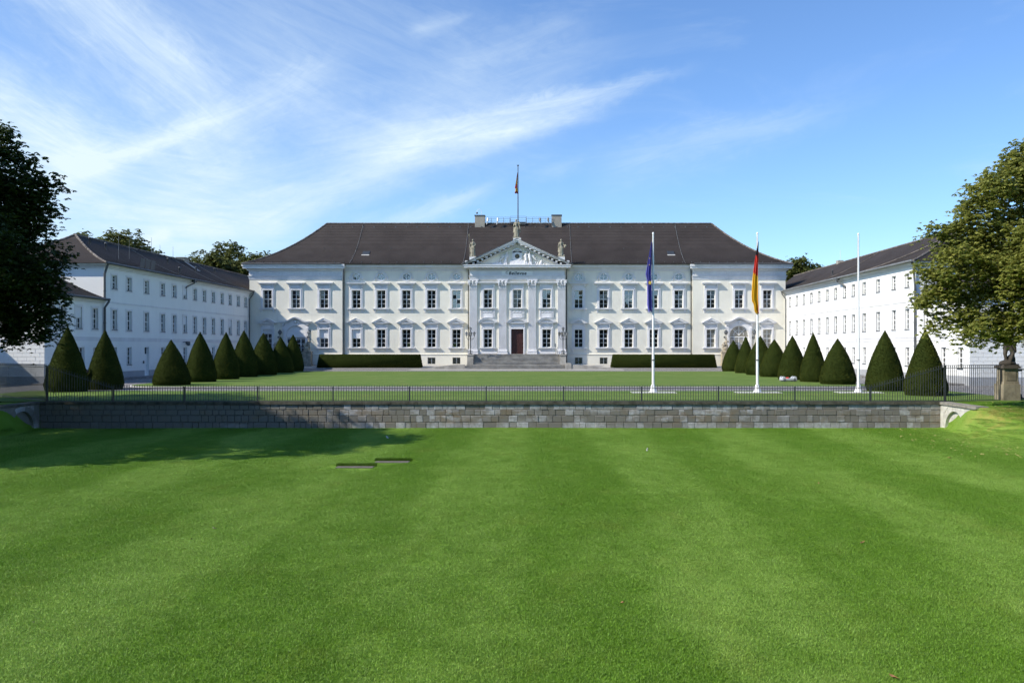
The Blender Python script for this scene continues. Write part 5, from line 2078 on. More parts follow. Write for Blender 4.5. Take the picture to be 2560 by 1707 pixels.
# ------------------------------------------------------------------ trees
def leaf_crown(lobes, n_cl, size, fan, rng, shell=(.45, 1.0), clump=.5, per=26, droop=.75, flat=.62):
    """palmate leaf clusters grouped in sprays spread through a set of lobes"""
    L = np.array(lobes, float)
    wt = L[:, 3] ** 2
    wt = wt / wt.sum()
    n_sp = max(1, n_cl // per)
    idx = rng.choice(len(L), n_sp, p=wt)
    d = rng.normal(0, 1, (n_sp, 3))
    d[:, 2] *= .9
    d /= np.linalg.norm(d, axis=1)[:, None]
    r = L[idx, 3] * (shell[0] + (shell[1] - shell[0]) * rng.uniform(0, 1, n_sp) ** .55)
    sc = L[idx, :3] + d * r[:, None] * np.array([1, 1, .92])
    sprt = rng.uniform(-.18, .18, n_sp)
    k = np.repeat(np.arange(n_sp), per)
    off = rng.normal(0, 1, (len(k), 3)) * clump * np.array([1, 1, flat]) * .55
    # sprays bend down at their tips
    off[:, 2] -= .35 * (off[:, 0] ** 2 + off[:, 1] ** 2) / clump
    C = sc[k] + off
    n = len(C)
    yaw = rng.uniform(0, 2 * math.pi, n)
    s = size * rng.uniform(.7, 1.25, n)
    vs, tints = [], []
    base_t = np.clip(rng.beta(2, 2.2, n) * .75 + .12 + sprt[k], 0, 1)
    for q in range(fan):
        a = yaw + (q - (fan - 1) / 2) * (math.radians(200) / fan)
        dr = -droop * rng.uniform(.35, 1.3, n)
        D = np.stack([np.cos(a), np.sin(a), dr], 1)
        D /= np.linalg.norm(D, axis=1)[:, None]
        tw = rng.normal(0, .35, n)
        Sx = np.stack([-np.sin(a), np.cos(a), tw], 1)
        ln = (s * rng.uniform(.8, 1.1, n))[:, None]
        v = np.stack([C, C + D * ln * .62 + Sx * ln * .24, C + D * ln, C + D * ln * .62 - Sx * ln * .24], 1)
        vs.append(v)
        tints.append(np.clip(base_t + rng.normal(0, .07, n), 0, 1))
    V = np.stack(vs, 1).reshape(-1, 3)
    F = np.arange(len(V)).reshape(-1, 4)
    return V, F, np.stack(tints, 1).ravel()


def tree(name, base, lobes, label, material, n_cl, size, seed, group=None, trunk_r=.32, fan=5, per=26, clump=.5, cat="tree", limbs=14, shell=(.45, 1.0)):
    rng = np.random.default_rng(seed)
    rnd = random.Random(seed)
    t = thing(name, label, cat, base, 0, group)
    B = Vector(base)
    loc = [(l[0] - B.x, l[1] - B.y, l[2] - B.z, l[3]) for l in lobes]
    V, F, T = leaf_crown(loc, n_cl, size, fan, rng, shell, clump, per)
    place("crown", np_mesh("crown", V, F, material, T), t)
    zc = sum(l[2] * l[3] for l in loc) / sum(l[3] for l in loc)
    fork = max(1.6, min(l[2] - l[3] for l in loc) * .9 + .2)
    tb = MB()
    cx = sum(l[0] * l[3] for l in loc) / sum(l[3] for l in loc)
    cy = sum(l[1] * l[3] for l in loc) / sum(l[3] for l in loc)
    tops = (cx * .35, cy * .35, zc + 1.0)
    tb.tube([(0, 0, -.3), (0, 0, .3), (.05, .02, fork * .6), (tops[0] * .4, tops[1] * .4, fork + .8), tops], [trunk_r * 1.5, trunk_r * 1.1, trunk_r, trunk_r * .8, trunk_r * .35], 10)
    part("trunk", tb, "bark", t)
    ls = sorted(loc, key=lambda l: -l[3])[:limbs]
    lb = MB()
    for l in ls:
        p0 = Vector((tops[0] * .5, tops[1] * .5, fork + rnd.uniform(.2, max(.3, (zc - fork) * .9))))
        p3 = Vector(l[:3])
        mid = p0.lerp(p3, .5) + Vector((0, 0, .12 * (p3 - p0).length))
        lb.tube([p0, mid, p3], [trunk_r * .42, trunk_r * .26, trunk_r * .10], 6)
        for q in range(5):
            dv = Vector((rnd.gauss(0, 1), rnd.gauss(0, 1), rnd.gauss(0, .7))).normalized() * l[3] * .8
            lb.tube([p3.lerp(mid, .3 * rnd.random()), p3 + dv * .5 + Vector((0, 0, .1)), p3 + dv], [trunk_r * .10, trunk_r * .07, trunk_r * .03], 5)
    part("limbs", lb, "bark", t)
    return t


def px_lobes(lst, d):
    out = []
    for px, py, r, dd in lst:
        x, y, z = wpt(px, py, d + dd)
        out.append((x, y, z, r * (d + dd) / 2128.0))
    return out


D = 41.5
RT = [(2545, 455, 85, 0), (2480, 475, 62, -1), (2440, 560, 70, 0), (2385, 590, 42, 0), (2338, 572, 26, 0), (2400, 660, 70, -1), (2350, 665, 52, 0),
      (2325, 735, 34, 0), (2375, 745, 70, .5), (2335, 800, 36, 0), (2415, 805, 62, -1), (2450, 838, 28, 0), (2500, 812, 50, 0), (2550, 795, 40, 1),
      (2490, 620, 110, 1), (2480, 730, 100, 1), (2570, 600, 120, -1), (2570, 740, 110, -1), (2640, 440, 120, 0), (2720, 420, 130, 1), (2700, 580, 150, 0),
      (2700, 740, 130, 0), (2820, 560, 150, 0), (2860, 720, 130, 0), (2930, 640, 120, 0), (2640, 620, 140, 3), (2650, 640, 130, -3.2), (2300, 668, 14, 0), (2590, 820, 40, -.5), (2660, 830, 60, 0), (2556, 400, 40, 0), (2515, 405, 30, 0), (2455, 470, 30, 0), (2430, 505, 30, 0), (2600, 380, 60, 0), (2390, 560, 24, 0), (2315, 745, 22, 0), (2300, 700, 14, 0)]
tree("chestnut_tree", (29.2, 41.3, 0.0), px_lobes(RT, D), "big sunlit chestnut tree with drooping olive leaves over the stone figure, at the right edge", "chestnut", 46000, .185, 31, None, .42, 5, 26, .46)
LT = [(10, 345, 40, 0), (-30, 390, 80, 0), (55, 450, 62, -.5), (108, 455, 36, 0), (90, 530, 56, 0), (40, 540, 85, 1), (95, 600, 44, 0), (50, 640, 80, -1), (130, 655, 42, 0), (165, 680, 22, 0),
      (110, 720, 62, 0), (130, 790, 30, 0), (60, 750, 85, .5), (75, 815, 34, 0), (20, 800, 55, 0), (-20, 680, 110, 1), (-40, 520, 110, -1), (-110, 420, 110, 0), (-120, 600, 140, 0), (-110, 750, 110, 0),
      (-240, 520, 140, 0), (-240, 700, 130, 0), (-60, 600, 120, 3), (-60, 620, 120, -3), (-340, 620, 130, 0), (95, 845, 14, 0), (140, 452, 20, 0), (118, 505, 24, 0), (150, 560, 22, 0), (162, 635, 26, 0), (180, 668, 15, 0), (152, 720, 26, 0), (140, 775, 24, 0), (108, 828, 20, 0), (45, 832, 24, 0), (20, 322, 16, 0), (75, 400, 26, 0)]
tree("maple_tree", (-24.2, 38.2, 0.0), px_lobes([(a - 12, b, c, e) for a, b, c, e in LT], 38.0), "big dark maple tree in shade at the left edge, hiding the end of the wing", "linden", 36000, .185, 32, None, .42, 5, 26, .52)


def ball_tree(name, x, y, h, r, z0, seed, mat_, label, n_cl=2500, size=.3, group=None, cat="tree"):
    rnd = random.Random(seed)
    lobes = []
    zc = (h + z0) / 2
    rz = (h - z0) / 2
    for k in range(26):
        while True:
            p = Vector((rnd.uniform(-1, 1), rnd.uniform(-1, 1), rnd.uniform(-1, 1)))
            if p.length < 1:
                break
        q = p.normalized() * rnd.uniform(.55, .80)
        lobes.append((x + q.x * r, y + q.y * r, zc + q.z * rz, rnd.uniform(.32, .5) * r))
    return tree(name, (x, y, 0), lobes, label, mat_, n_cl, size, seed, group, .4, 4, 20, .8, cat)


# avenue trees outside the left edge: they keep the maple and the lawn in shade
AV = "avenue trees left of the lawn"
ball_tree("avenue_tree", -36.5, 33.0, 20.5, 8.5, 2.5, 41, "linden", "tall avenue tree left of the dark maple", 9000, .42, AV)
ball_tree("avenue_tree", -27.5, 31.0, 20.0, 6.2, 3.2, 42, "linden", "avenue tree on the left bank nearest the camera, shading the lawn", 8000, .40, AV)
ball_tree("avenue_tree", -31.0, 43.0, 15.5, 5.6, 3.0, 43, "linden", "avenue tree beyond the tall left fence", 5000, .38, AV)
ball_tree("avenue_tree", -44.0, 27.0, 22.0, 8.0, 3.0, 44, "linden", "avenue tree farthest left, behind the others", 7000, .42, AV)

# park trees behind the wings
BT = "park trees behind the palace and its wings"
for (px, ptop, d, r, h0, seed, lab, nm) in (
        (292, 586, 128, 4.0, 11, 51, "low broad tree top above the left wing roof, nearest the wing's hip", "park_tree"),
        (225, 583, 132, 3.0, 12, 52, "sliver of a tree top peeping over the left wing ridge", "park_tree"),
        (455, 613, 150, 3.9, 8, 53, "round lone tree standing behind the middle of the left wing roof", "park_tree"),
        (588, 606, 152, 4.4, 8, 54, "highest brownish tree in the clump left of the palace roof", "park_tree"),
        (540, 640, 138, 2.6, 8, 55, "bright green low tree at the left side of the clump by the palace", "park_tree"),
        (628, 630, 142, 3.0, 8, 56, "olive tree of the clump touching the palace cornice", "park_tree"),
        (655, 627, 158, 2.8, 8, 57, "small rounded tree top at the palace roof's left foot", "park_tree"),
        (2006, 643, 150, 3.4, 7, 58, "dark round tree between the palace roof and the right wing", "park_tree"),
        (1966, 644, 156, 1.9, 8, 59, "small tree top touching the palace roof's right foot", "park_tree"),
        (2044, 664, 150, 1.5, 8, 60, "tiny tree top just above the right wing roof", "park_tree")):
    x, y, z = wpt(px, ptop, d)
    z += .8
    ball_tree(nm, x, y, z, r * 1.4, h0 if h0 < z - 3 else z - 5, seed, "farleaf", lab, 8000, .46, BT)

# far wood across the street: only the windows see it
wd = MB()
rw_ = random.Random(5)
for k in range(70):
    x = -150 + 300 * k / 69 + rw_.uniform(-3, 3)
    h = rw_.uniform(13, 21)
    wd.ell((x, -45 + rw_.uniform(-9, 9), h * .5), (rw_.uniform(4, 7), 5, h * .5), 9, 7)
wo = structure("wood", wd.mesh("wood", "farleaf"))
wo["kind"] = "stuff"
wo["label"] = "dark wood across the street"


# ------------------------------------------------------------------ turf blades of the front lawn
def build_grass():
    rng = np.random.default_rng(77)
    nb = 1500
    r = .55 * np.sqrt(rng.uniform(0, 1, nb))
    a = rng.uniform(0, 2 * math.pi, nb)
    P = np.stack([r * np.cos(a), r * np.sin(a), np.full(nb, -.008)], 1)
    h = rng.uniform(.012, .042, nb)
    yaw = rng.uniform(0, 2 * math.pi, nb)
    lean = rng.uniform(.15, .95, nb) * h
    wv = np.stack([np.cos(yaw + 1.57), np.sin(yaw + 1.57), np.zeros(nb)], 1) * rng.uniform(.0022, .0046, nb)[:, None]
    dv = np.stack([np.cos(yaw), np.sin(yaw), np.zeros(nb)], 1)
    m_ = P + dv * (lean * .35)[:, None] + np.array([0, 0, 1]) * (h * .6)[:, None]
    tp = P + dv * lean[:, None] + np.array([0, 0, 1]) * h[:, None]
    tv = np.stack([P - wv, P + wv, m_ + wv * .8, m_ - wv * .8, tp], 1).reshape(-1, 3)
    i = np.arange(nb) * 5
    tris = np.concatenate([np.stack([i, i + 1, i + 2], 1), np.stack([i, i + 2, i + 3], 1), np.stack([i + 3, i + 2, i + 4], 1)])
    tt = np.tile(rng.beta(2, 2, nb), 3)
    pts = []
    d = 9.6
    while d < 45.35:
        step = .42
        x0, x1 = 3.3 - 1.355e3 / 2128 * d - 1.0, 3.3 + 1.205e3 / 2128 * d + 1.0
        n = int((x1 - x0) / step)
        for k in range(n):
            x, y = x0 + (k + rng.uniform(0, 1)) * step, d + rng.uniform(0, step)
            if y > 45.3:
                continue
            if x > RX - .5 and y > 41.0 and x < RX + .9:
                continue
            if x < LX + .5 and y > 41.0:
                continue
            if any(abs(x - sx) < sw + .5 and abs(y - sy) < sd + .45 for sx, sy, sw, sd in SLABS):
                if any(abs(x - sx) < sw + .30 and abs(y - sy) < sd + .42 for sx, sy, sw, sd in SLABS):
                    continue
            pts.append((x, y, ground_z(x, y)))
        d += step
    pv = np.array(pts)
    V = np.concatenate([tv, pv])
    me = np_mesh("grass", V, tris, "blade", tt)
    at = me.attributes.new("is_spot", "BOOLEAN", "POINT")
    at.data.foreach_set("value", np.concatenate([np.zeros(len(tv), bool), np.ones(len(pv), bool)]))
    o = place("grass", me)
    o["kind"] = "stuff"
    ng = bpy.data.node_groups.new("grass_scatter", "GeometryNodeTree")
    ng.interface.new_socket("Geometry", in_out="INPUT", socket_type="NodeSocketGeometry")
    ng.interface.new_socket("Geometry", in_out="OUTPUT", socket_type="NodeSocketGeometry")
    N = ng.nodes.new
    gi, go = N("NodeGroupInput"), N("NodeGroupOutput")
    na = N("GeometryNodeInputNamedAttribute")
    na.data_type = "BOOLEAN"
    na.inputs["Name"].default_value = "is_spot"
    sep = N("GeometryNodeSeparateGeometry")
    sep.domain = "POINT"
    mp = N("GeometryNodeMeshToPoints")
    ip = N("GeometryNodeInstanceOnPoints")
    rv = N("FunctionNodeRandomValue")
    rv.data_type = "FLOAT_VECTOR"
    rv.inputs[0].default_value = (0, 0, 0)
    rv.inputs[1].default_value = (0, 0, 6.283)
    rs = N("FunctionNodeRandomValue")
    rs.data_type = "FLOAT"
    rs.inputs[2].default_value = .8
    rs.inputs[3].default_value = 1.2
    lk = ng.links.new
    lk(gi.outputs[0], sep.inputs[0])
    lk(na.outputs["Attribute"], sep.inputs[1])
    lk(sep.outputs[0], mp.inputs[0])
    lk(mp.outputs[0], ip.inputs["Points"])
    lk(sep.outputs[1], ip.inputs["Instance"])
    lk(rv.outputs[0], ip.inputs["Rotation"])
    lk(rs.outputs[1], ip.inputs["Scale"])
    lk(ip.outputs[0], go.inputs[0])
    md = o.modifiers.new("scatter", "NODES")
    md.node_group = ng


# paving slabs let into the lawn: centre x, y, half width, half depth
def low_pt(px, py):
    d = (CAM[2] - LOW) * 2128.0 / (py - 868.0)
    return CAM[0] + (px - 1355.0) * d / 2128.0, d


SLABS = []
for (px, py, wpx) in ((888, 1168, 92), (981, 1155, 84)):
    x, y = low_pt(px, py)
    SLABS.append((x, y, wpx / 2 * y / 2128.0, .26))
build_grass()
for (x, y, w, d), lab in zip(SLABS, ("grey concrete slab let into the lawn, the nearer one of the pair", "grey concrete slab let into the lawn, the farther one of the pair")):
    z = ground_z(x, y)
    t = thing("lawn_slab", lab, "paving slab", (x, y, z), 0, "concrete slabs in the front lawn")
    part("slab", MB().box(-w, w, -d, d, -.1, .022), "slabdark", t)
    # ragged overgrown turf edge
    rng = random.Random(int(x * 100))
    e = []
    V, F, T = [], [], []
    for k in range(1600):
        sx = rng.uniform(-w - .06, w + .06)
        sy = d + rng.uniform(-.10, .14)
        hh = rng.uniform(.07, .15)
        ln = rng.uniform(-.05, .05)
        V += [(sx - .008, sy, 0), (sx + .008, sy, 0), (sx + ln, sy - rng.uniform(0, .08), hh)]
        F.append((len(V) - 3, len(V) - 2, len(V) - 1))
        T.append(rng.uniform(0, .45))
    g = place("turf_edge", np_mesh("turf_edge", np.array(V), np.array(F), "blade", np.array(T)), t)
    g["kind"] = "stuff"

# ------------------------------------------------------------------ stone figures


def draped(h, arms, lean=0.0, veil=True, turn=1, seed=0):
    """standing draped figure, feet at 0, facing -y"""
    k = h / 2.0
    b = MB()
    rnd = random.Random(seed)
    P = lambda x, y, z: (turn * x * k, y * k, z * k)
    b.cap(P(-.11, 0, .10), .16 * k, P(-.09, 0, 1.0), .15 * k)
    b.cap(P(.12, -.05, .10), .15 * k, P(.09, -.03, .98), .15 * k)
    for q in range(11):
        a = 2 * math.pi * q / 11 + rnd.uniform(-.15, .15)
        b.cap(P(.27 * math.cos(a), .19 * math.sin(a), .04), .055 * k, P(.17 * math.cos(a), .13 * math.sin(a), 1.05), .045 * k)
    b.cap(P(0, 0, 1.0), .19 * k, P(lean * .5, 0, 1.25), .165 * k)
    b.cap(P(lean * .5, 0, 1.28), .17 * k, P(lean, -.02, 1.50), .18 * k)
    b.cap(P(lean - .2, 0, 1.56), .085 * k, P(lean + .2, 0, 1.56), .085 * k)
    b.cap(P(lean, 0, 1.6), .07 * k, P(lean * 1.2, -.02, 1.74), .065 * k)
    hx = lean * 1.3
    b.ell(P(hx, -.03, 1.85), (.095 * k, .115 * k, .13 * k), 12, 9)
    b.ell(P(hx, -.145, 1.84), (.022 * k, .03 * k, .035 * k), 6, 5)
    b.ell(P(hx, .05, 1.89), (.115 * k, .11 * k, .12 * k), 10, 8)
    b.ell(P(hx, .13, 1.83), (.06 * k, .06 * k, .06 * k), 8, 6)
    for (ex, ey, ez), (wx, wy, wz), s in arms:
        sx = lean + .21 * s
        b.cap(P(sx, 0, 1.54), .075 * k, P(ex, ey, ez), .06 * k)
        b.cap(P(ex, ey, ez), .06 * k, P(wx, wy, wz), .045 * k)
        b.ell(P(wx, wy - .02, wz), .06 * k, 8, 6)
    if veil:
        b.cap(P(-.22, .08, 1.45), .09 * k, P(-.30, .10, .55), .07 * k)
        b.cap(P(-.10, -.16, 1.30), .05 * k, P(.22, -.15, .95), .06 * k)
        b.cap(P(.22, -.12, .95), .06 * k, P(.24, .05, .45), .05 * k)
    return b


def statue(label, loc, h, arms, plinth, material="statue", extras=None, vox=.04, **kw):
    t = thing("statue", label, "statue", loc, 0, "stone figures on the pediment")
    fb = draped(h, arms, **kw)
    place("figure", remesh(fb, vox, material, "figure", 1), t, (0, 0, plinth[2]))
    pb = MB().box(-plinth[0], plinth[0], -plinth[1], plinth[1], 0, plinth[2] + .02)
    part("plinth", pb, material, t)
    if extras:
        for nm, mb in extras:
            part(nm, mb, material, t)
    return t


YS = PY + YP - .5
statue("grey stone woman holding a tall spear on the left corner of the pediment", (-5.9, YS, 14.93), 2.30, [((-.34, -.05, 1.25), (-.36, -.15, 1.0), -1), ((.30, -.08, 1.28), (.12, -.2, 1.1), 1)], (.42, .32, .12),
       extras=[("spear", MB().tube([(-.46, -.2, .15), (-.48, -.2, 2.75)], .018, 5).lathe((-.48, -.2, 2.7), [(.01, 0), (.06, .1), (.06, .25), (.005, .42)], 6))], seed=1)
statue("large draped stone figure with a raised arm at the tip of the pediment", (-.1, YS, 17.42), 2.42, [((-.33, -.05, 1.22), (-.24, -.2, 1.35), -1), ((.42, -.03, 1.45), (.22, -.05, 1.78), 1)], (.48, .34, .14),
       extras=[("staff", MB().tube([(.28, -.1, 1.95), (.46, -.05, 1.5), (.48, 0, .8)], [.05, .10, .06], 7))], seed=2, lean=-.03)
statue("grey stone figure carrying a horn on the right corner of the pediment", (5.82, YS, 14.93), 2.30, [((-.30, -.06, 1.25), (-.30, -.12, 1.0), -1), ((.36, -.08, 1.22), (.50, -.2, 1.30), 1)], (.46, .32, .12),
       extras=[("horn", MB().tube([(.40, -.2, 1.25), (.55, -.2, 1.4), (.66, -.18, 1.62)], [.06, .11, .14], 8), ), ("attribute", MB().ell((.42, -.1, .2), (.14, .12, .12)))], seed=3, lean=.02)


def statue_group(x, label, light, seed):
    """two sandstone figures on a tall pedestal beside an arched window"""
    y = PY - 1.55
    z = zprof(y) + .07
    t = thing("statue_group", label, "statue", (x, y, z), 0, "sandstone groups beside the arched windows")
    mt_ = "sand" if light else "statue"
    pb = MB().box(-.62, .62, -.5, .5, 0, .22).box(-.54, .54, -.42, .42, .22, 1.72).box(-.60, .60, -.48, .48, 1.721, 1.88)
    pb.box(-.40, .40, -.45, -.421, .40, 1.55)
    part("pedestal", pb, mt_, t)
    b = draped(1.75, [((-.34, -.1, 1.22), (-.15, -.28, 1.1), -1), ((.38, -.05, 1.35), (.30, -.2, 1.62), 1)], seed=seed, lean=.04)
    b2 = draped(1.25, [((-.3, -.1, 1.2), (.0, -.26, 1.2), -1), ((.34, -.08, 1.2), (.45, -.05, 1.45), 1)], seed=seed + 5, turn=-1)
    b.v = [(p[0] + .12, p[1] + .08, p[2]) for p in b.v]
    b2.v = [(p[0] - .30, p[1] - .14, p[2]) for p in b2.v]
    b.add(b2.v, b2.f, True)
    b.ell((0, 0, .05), (.5, .38, .16))
    b.ell((-.05, -.2, .35), (.3, .2, .3))
    place("figures", remesh(b, .04, mt_, "figures", 1), t, (0, 0, 1.9))
    return t


def wall_lantern(x, label):
    """globe lantern on a bracket arm in front of the pavilion wall"""
    y = PY - 1.0
    t = thing("lantern", label, "lantern", (x, y, 4.0), 0, "lanterns beside the arched windows")
    b = MB().tube([(0, .62, .15), (0, .3, .0), (0, 0, .1), (0, 0, .62)], [.04, .04, .045, .05], 7)
    b.ell((0, 0, .25), .10, 8, 6)
    b.ell((-.22, 0, .3), (.12, .09, .14), 8, 6)
    part("bracket", b, "iron", t)
    g = MB().lathe((0, 0, .62), [(.10, 0), (.25, .26), (.27, .34), (.20, .46)], 8, False)
    part("lamp_glass", g, "lampglass", t)
    c = MB().lathe((0, 0, 1.08), [(.24, 0), (.16, .10), (.06, .16), (.05, .24), (.01, .30)], 8, False)
    for k in range(8):
        a = 2 * math.pi * k / 8
        c.tube([(.10 * math.cos(a), .10 * math.sin(a), .62), (.27 * math.cos(a), .27 * math.sin(a), .93), (.21 * math.cos(a), .21 * math.sin(a), 1.09)], .016, 4)
    c.lathe((0, 0, .92), [(.29, 0), (.29, .05)], 8, False)
    part("lamp_frame", c, "iron", t)


for x, lab, li, sd in ((-31.95, "grey sandstone group left of the shuttered arch, mostly behind cone yews", False, 11), (-27.95, "grey sandstone group on a pedestal right of the shuttered arch", False, 12),
                       (27.75, "honey coloured sandstone group left of the glazed arch, at the end of the hedge", True, 13), (31.95, "honey coloured sandstone group right of the glazed arch, behind the flagpole", True, 14)):
    statue_group(x, lab, li, sd)
for x, lab in ((-31.8, "iron lantern left of the shuttered arch"), (-27.9, "iron lantern right of the shuttered arch, above the grey group"), (27.95, "iron lantern left of the glazed arch"), (31.75, "iron lantern right of the glazed arch")):
    wall_lantern(x, lab)


def candelabrum(x, label):
    y = PY + ylow + .85
    t = thing("candelabrum", label, "street lamp", (x, y, ZB - .01), 0, "candelabra beside the steps")
    p = MB().lathe((0, 0, 0), [(.20, 0), (.20, .08), (.12, .14), (.09, .4), (.13, .46), (.06, .55), (.05, 1.7), (.09, 1.76), (.05, 1.84), (.045, 2.35), (.10, 2.42), (.05, 2.5), (.04, 3.0)], 10)
    for k in range(3):
        a = 2 * math.pi * k / 3 + .5
        p.tube([(.06 * math.cos(a), .06 * math.sin(a), .5), (.24 * math.cos(a), .24 * math.sin(a), .45), (.26 * math.cos(a), .26 * math.sin(a), .02)], .03, 5)
    part("post", p, "lead", t)
    heads = [(0, 0, 3.05)] + [(.52 * math.cos(a), .52 * math.sin(a), 2.42) for a in (R(15), R(105), R(195), R(285))]
    for i, (hx, hy, hz) in enumerate(heads):
        a = MB()
        if i:
            a.tube([(hx * .08, hy * .08, 1.9), (hx * .6, hy * .6, 1.95), (hx * .95, hy * .95, 2.15), (hx, hy, hz)], .03, 6)
        a.lathe((hx, hy, hz), [(.05, -.06), (.10, 0), (.03, .01)], 8)
        a.lathe((hx, hy, hz + .36), [(.19, 0), (.10, .10), (.03, .14), (.01, .24)], 8, False)
        for k in range(6):
            q = 2 * math.pi * k / 6
            a.tube([(hx + .09 * math.cos(q), hy + .09 * math.sin(q), hz), (hx + .18 * math.cos(q), hy + .18 * math.sin(q), hz + .37)], .012, 4)
        ar = part("lamp_arm", a, "lead", t)
        part("lamp_glass", MB().lathe((hx, hy, hz + .012), [(.085, 0), (.172, .345)], 8, False), "lampglass", ar)


candelabrum(-6.05, "five-armed lamp post on the left cheek block of the steps")
candelabrum(6.05, "five-armed lamp post on the right cheek block of the steps")

# gate pedestal with blackened figure at the right
gx, gy = GX + .42, GY + .15
pt = thing("gate_pedestal", "weathered sandstone pedestal at the right end of the tall fence", "pedestal", (gx, gy, 0))
pb = MB().box(-.47, .47, -.47, .47, -.1, .92)
part("base", pb, "sandpier", pt)
part("pedestal_shaft", MB().box(-.42, .42, -.42, .42, .921, 1.05).box(-.38, .38, -.38, .38, 1.05, 1.78).box(-.27, .27, -.40, -.381, 1.14, 1.70), "sandpier", pt)
part("pedestal_cap", MB().box(-.48, .48, -.48, .48, 1.78, 1.92).box(-.43, .43, -.43, .43, 1.92, 1.98), "sanddark", pt)
st_ = thing("statue", "blackened stone figure stepping on a rock, on the pedestal below the sunlit chestnut", "statue", (gx, gy, 1.98))
b = MB()
b.ell((0, 0, .08), (.46, .36, .20))
b.ell((.22, .05, .28), (.24, .22, .30))
b.cap((-.08, -.05, .15), .085, (-.14, -.02, .62), .10)      # shin of the standing leg
b.cap((-.14, -.02, .62), .11, (-.06, 0, 1.10), .16)
b.cap((.02, -.26, .18), .075, (.20, -.22, .66), .09)
b.cap((.20, -.22, .66), .10, (.04, -.02, 1.08), .15)
b.cap((-.02, 0, 1.08), .18, (-.06, .02, 1.42), .17)
b.cap((-.06, .02, 1.42), .18, (-.02, 0, 1.66), .19)
b.cap((-.22, 0, 1.72), .09, (.20, 0, 1.72), .09)
b.cap((-.02, 0, 1.75), .075, (-.04, -.03, 1.92), .07)
b.ell((-.04, -.05, 2.03), (.10, .12, .14))
b.ell((-.04, -.17, 2.02), (.025, .03, .035))
b.ell((-.04, .03, 2.07), (.12, .11, .12))
b.cap((.22, 0, 1.70), .08, (.42, -.08, 1.45), .07)
b.cap((.42, -.08, 1.45), .07, (.32, -.2, 1.18), .055)
b.cap((-.24, 0, 1.70), .08, (-.34, .02, 1.40), .07)
b.cap((-.34, .02, 1.40), .065, (-.20, -.16, 1.30), .055)
b.cap((.28, .02, 1.30), .10, (.30, .05, .35), .13)
b.cap((.34, -.08, 1.25), .08, (.38, -.05, .75), .10)
place("figure", remesh(b, .035, "sanddark", "figure", 1), st_)
gt_ = thing("iron_gate", "dark iron gate right of the sandstone pedestal, cut by the picture edge", "gate", (gx + .58, gy + .1, 0))
part("post", MB().box(-.06, .06, -.06, .06, 0, 1.98).box(-.08, .08, -.08, .08, 1.98, 2.03), "iron", gt_)
for z in (.12, 1.72):
    part("rail", MB().box(.07, 2.6, -.02, .02, z - .03, z + .03), "iron", gt_)
part("hinge", MB().box(-.1, .25, -.05, .05, 1.62, 1.70).ell((.16, 0, .28), (.11, .09, .11)).box(.06, .3, -.05, .05, .1, .2), "iron", gt_)
gb = bar_mesh(1.92)
for k in range(16):
    place("bar", gb, gt_, (.28 + k * .145, 0, .03))

# ------------------------------------------------------------------ flagpoles and flags


def flag_mesh(name, top, drop, prof, colfun, nu=14, nv=40, folds=3.0, amp=.16, side=-1):
    """limp flag hanging beside its pole. prof(v) gives its visible width at v (0 top .. 1 bottom)"""
    V, F, Cc = [], [], []
    for j in range(nv + 1):
        v = j / nv
        w = prof(v)
        for i in range(nu + 1):
            u = i / nu
            ph = u * folds * math.pi * 2
            am = amp * min(1, .25 + 1.6 * v)
            x = side * w * (u + .10 * math.sin(ph * .5 + 3 * v))
            y = am * math.sin(ph + 1.3 * v) - .02
            z = top - drop * v - .12 * u * (1 - v) - .05 * math.sin(u * 9) * v
            V.append((x, y, z))
    for j in range(nv):
        for i in range(nu):
            F.append((j * (nu + 1) + i, j * (nu + 1) + i + 1, (j + 1) * (nu + 1) + i + 1, (j + 1) * (nu + 1) + i))
            Cc.append(colfun((i + .5) / nu, (j + .5) / nv))
    me = bpy.data.meshes.new(name)
    me.from_pydata(V, [], F)
    me.polygons.foreach_set("use_smooth", [True] * len(F))
    at = me.attributes.new("flagcol", "FLOAT_COLOR", "FACE")
    at.data.foreach_set("color", np.array([(*c, 1) for c in Cc], np.float32).ravel())
    me.materials.append(M["flag"])
    return me


def lerp_prof(pts):
    def f(v):
        for (a, x), (b, y) in zip(pts[:-1], pts[1:]):
            if v <= b:
                return x + (y - x) * (v - a) / max(1e-6, b - a)
        return pts[-1][1]
    return f


POLE_Y = 54.9
FP = [wpt(px, 900, POLE_Y)[0] for px in (1633, 1893.5, 2146)]
for x, lab, zt in zip(FP, ("white flagpole carrying the limp blue flag with gold stars", "white flagpole carrying the limp black, red and gold flag", "bare white flagpole without a flag, farthest right"), (10.2, 10.2, 10.15)):
    t = thing("flagpole", lab, "flagpole", (x, POLE_Y, 0.04), 0, "white flagpoles on the lawn strip")
    part("pole", MB().tube([(0, 0, .3), (0, 0, 2.1), (0, 0, 2.12), (0, 0, zt)], [.090, .085, .08, .048], 12), "polewhite", t)
    part("pole_foot", MB().lathe((0, 0, 0), [(.27, 0), (.26, .05), (.19, .22), (.145, .42), (.128, .5)], 12), "polewhite", t)
    part("joint_ring", MB().lathe((0, 0, 2.06), [(.122, 0), (.122, .06)], 12), "lead", t)
    part("finial", MB().lathe((0, 0, zt), [(.065, 0), (.07, .05), (.05, .10), (.005, .13)], 10), "polewhite", t)
    part("halyard", MB().tube([(-.13, -.02, 1.2), (-.07, -.02, zt - .1)], .006, 4), "gutter", t)
    part("foundation_slab", MB().box(-1.42, 1.42, -.75, .55, -.08, .02), "slabwhite", t)
blue, gold = (.13, .125, .50), (.85, .55, .06)


def eu(u, v):
    return blue


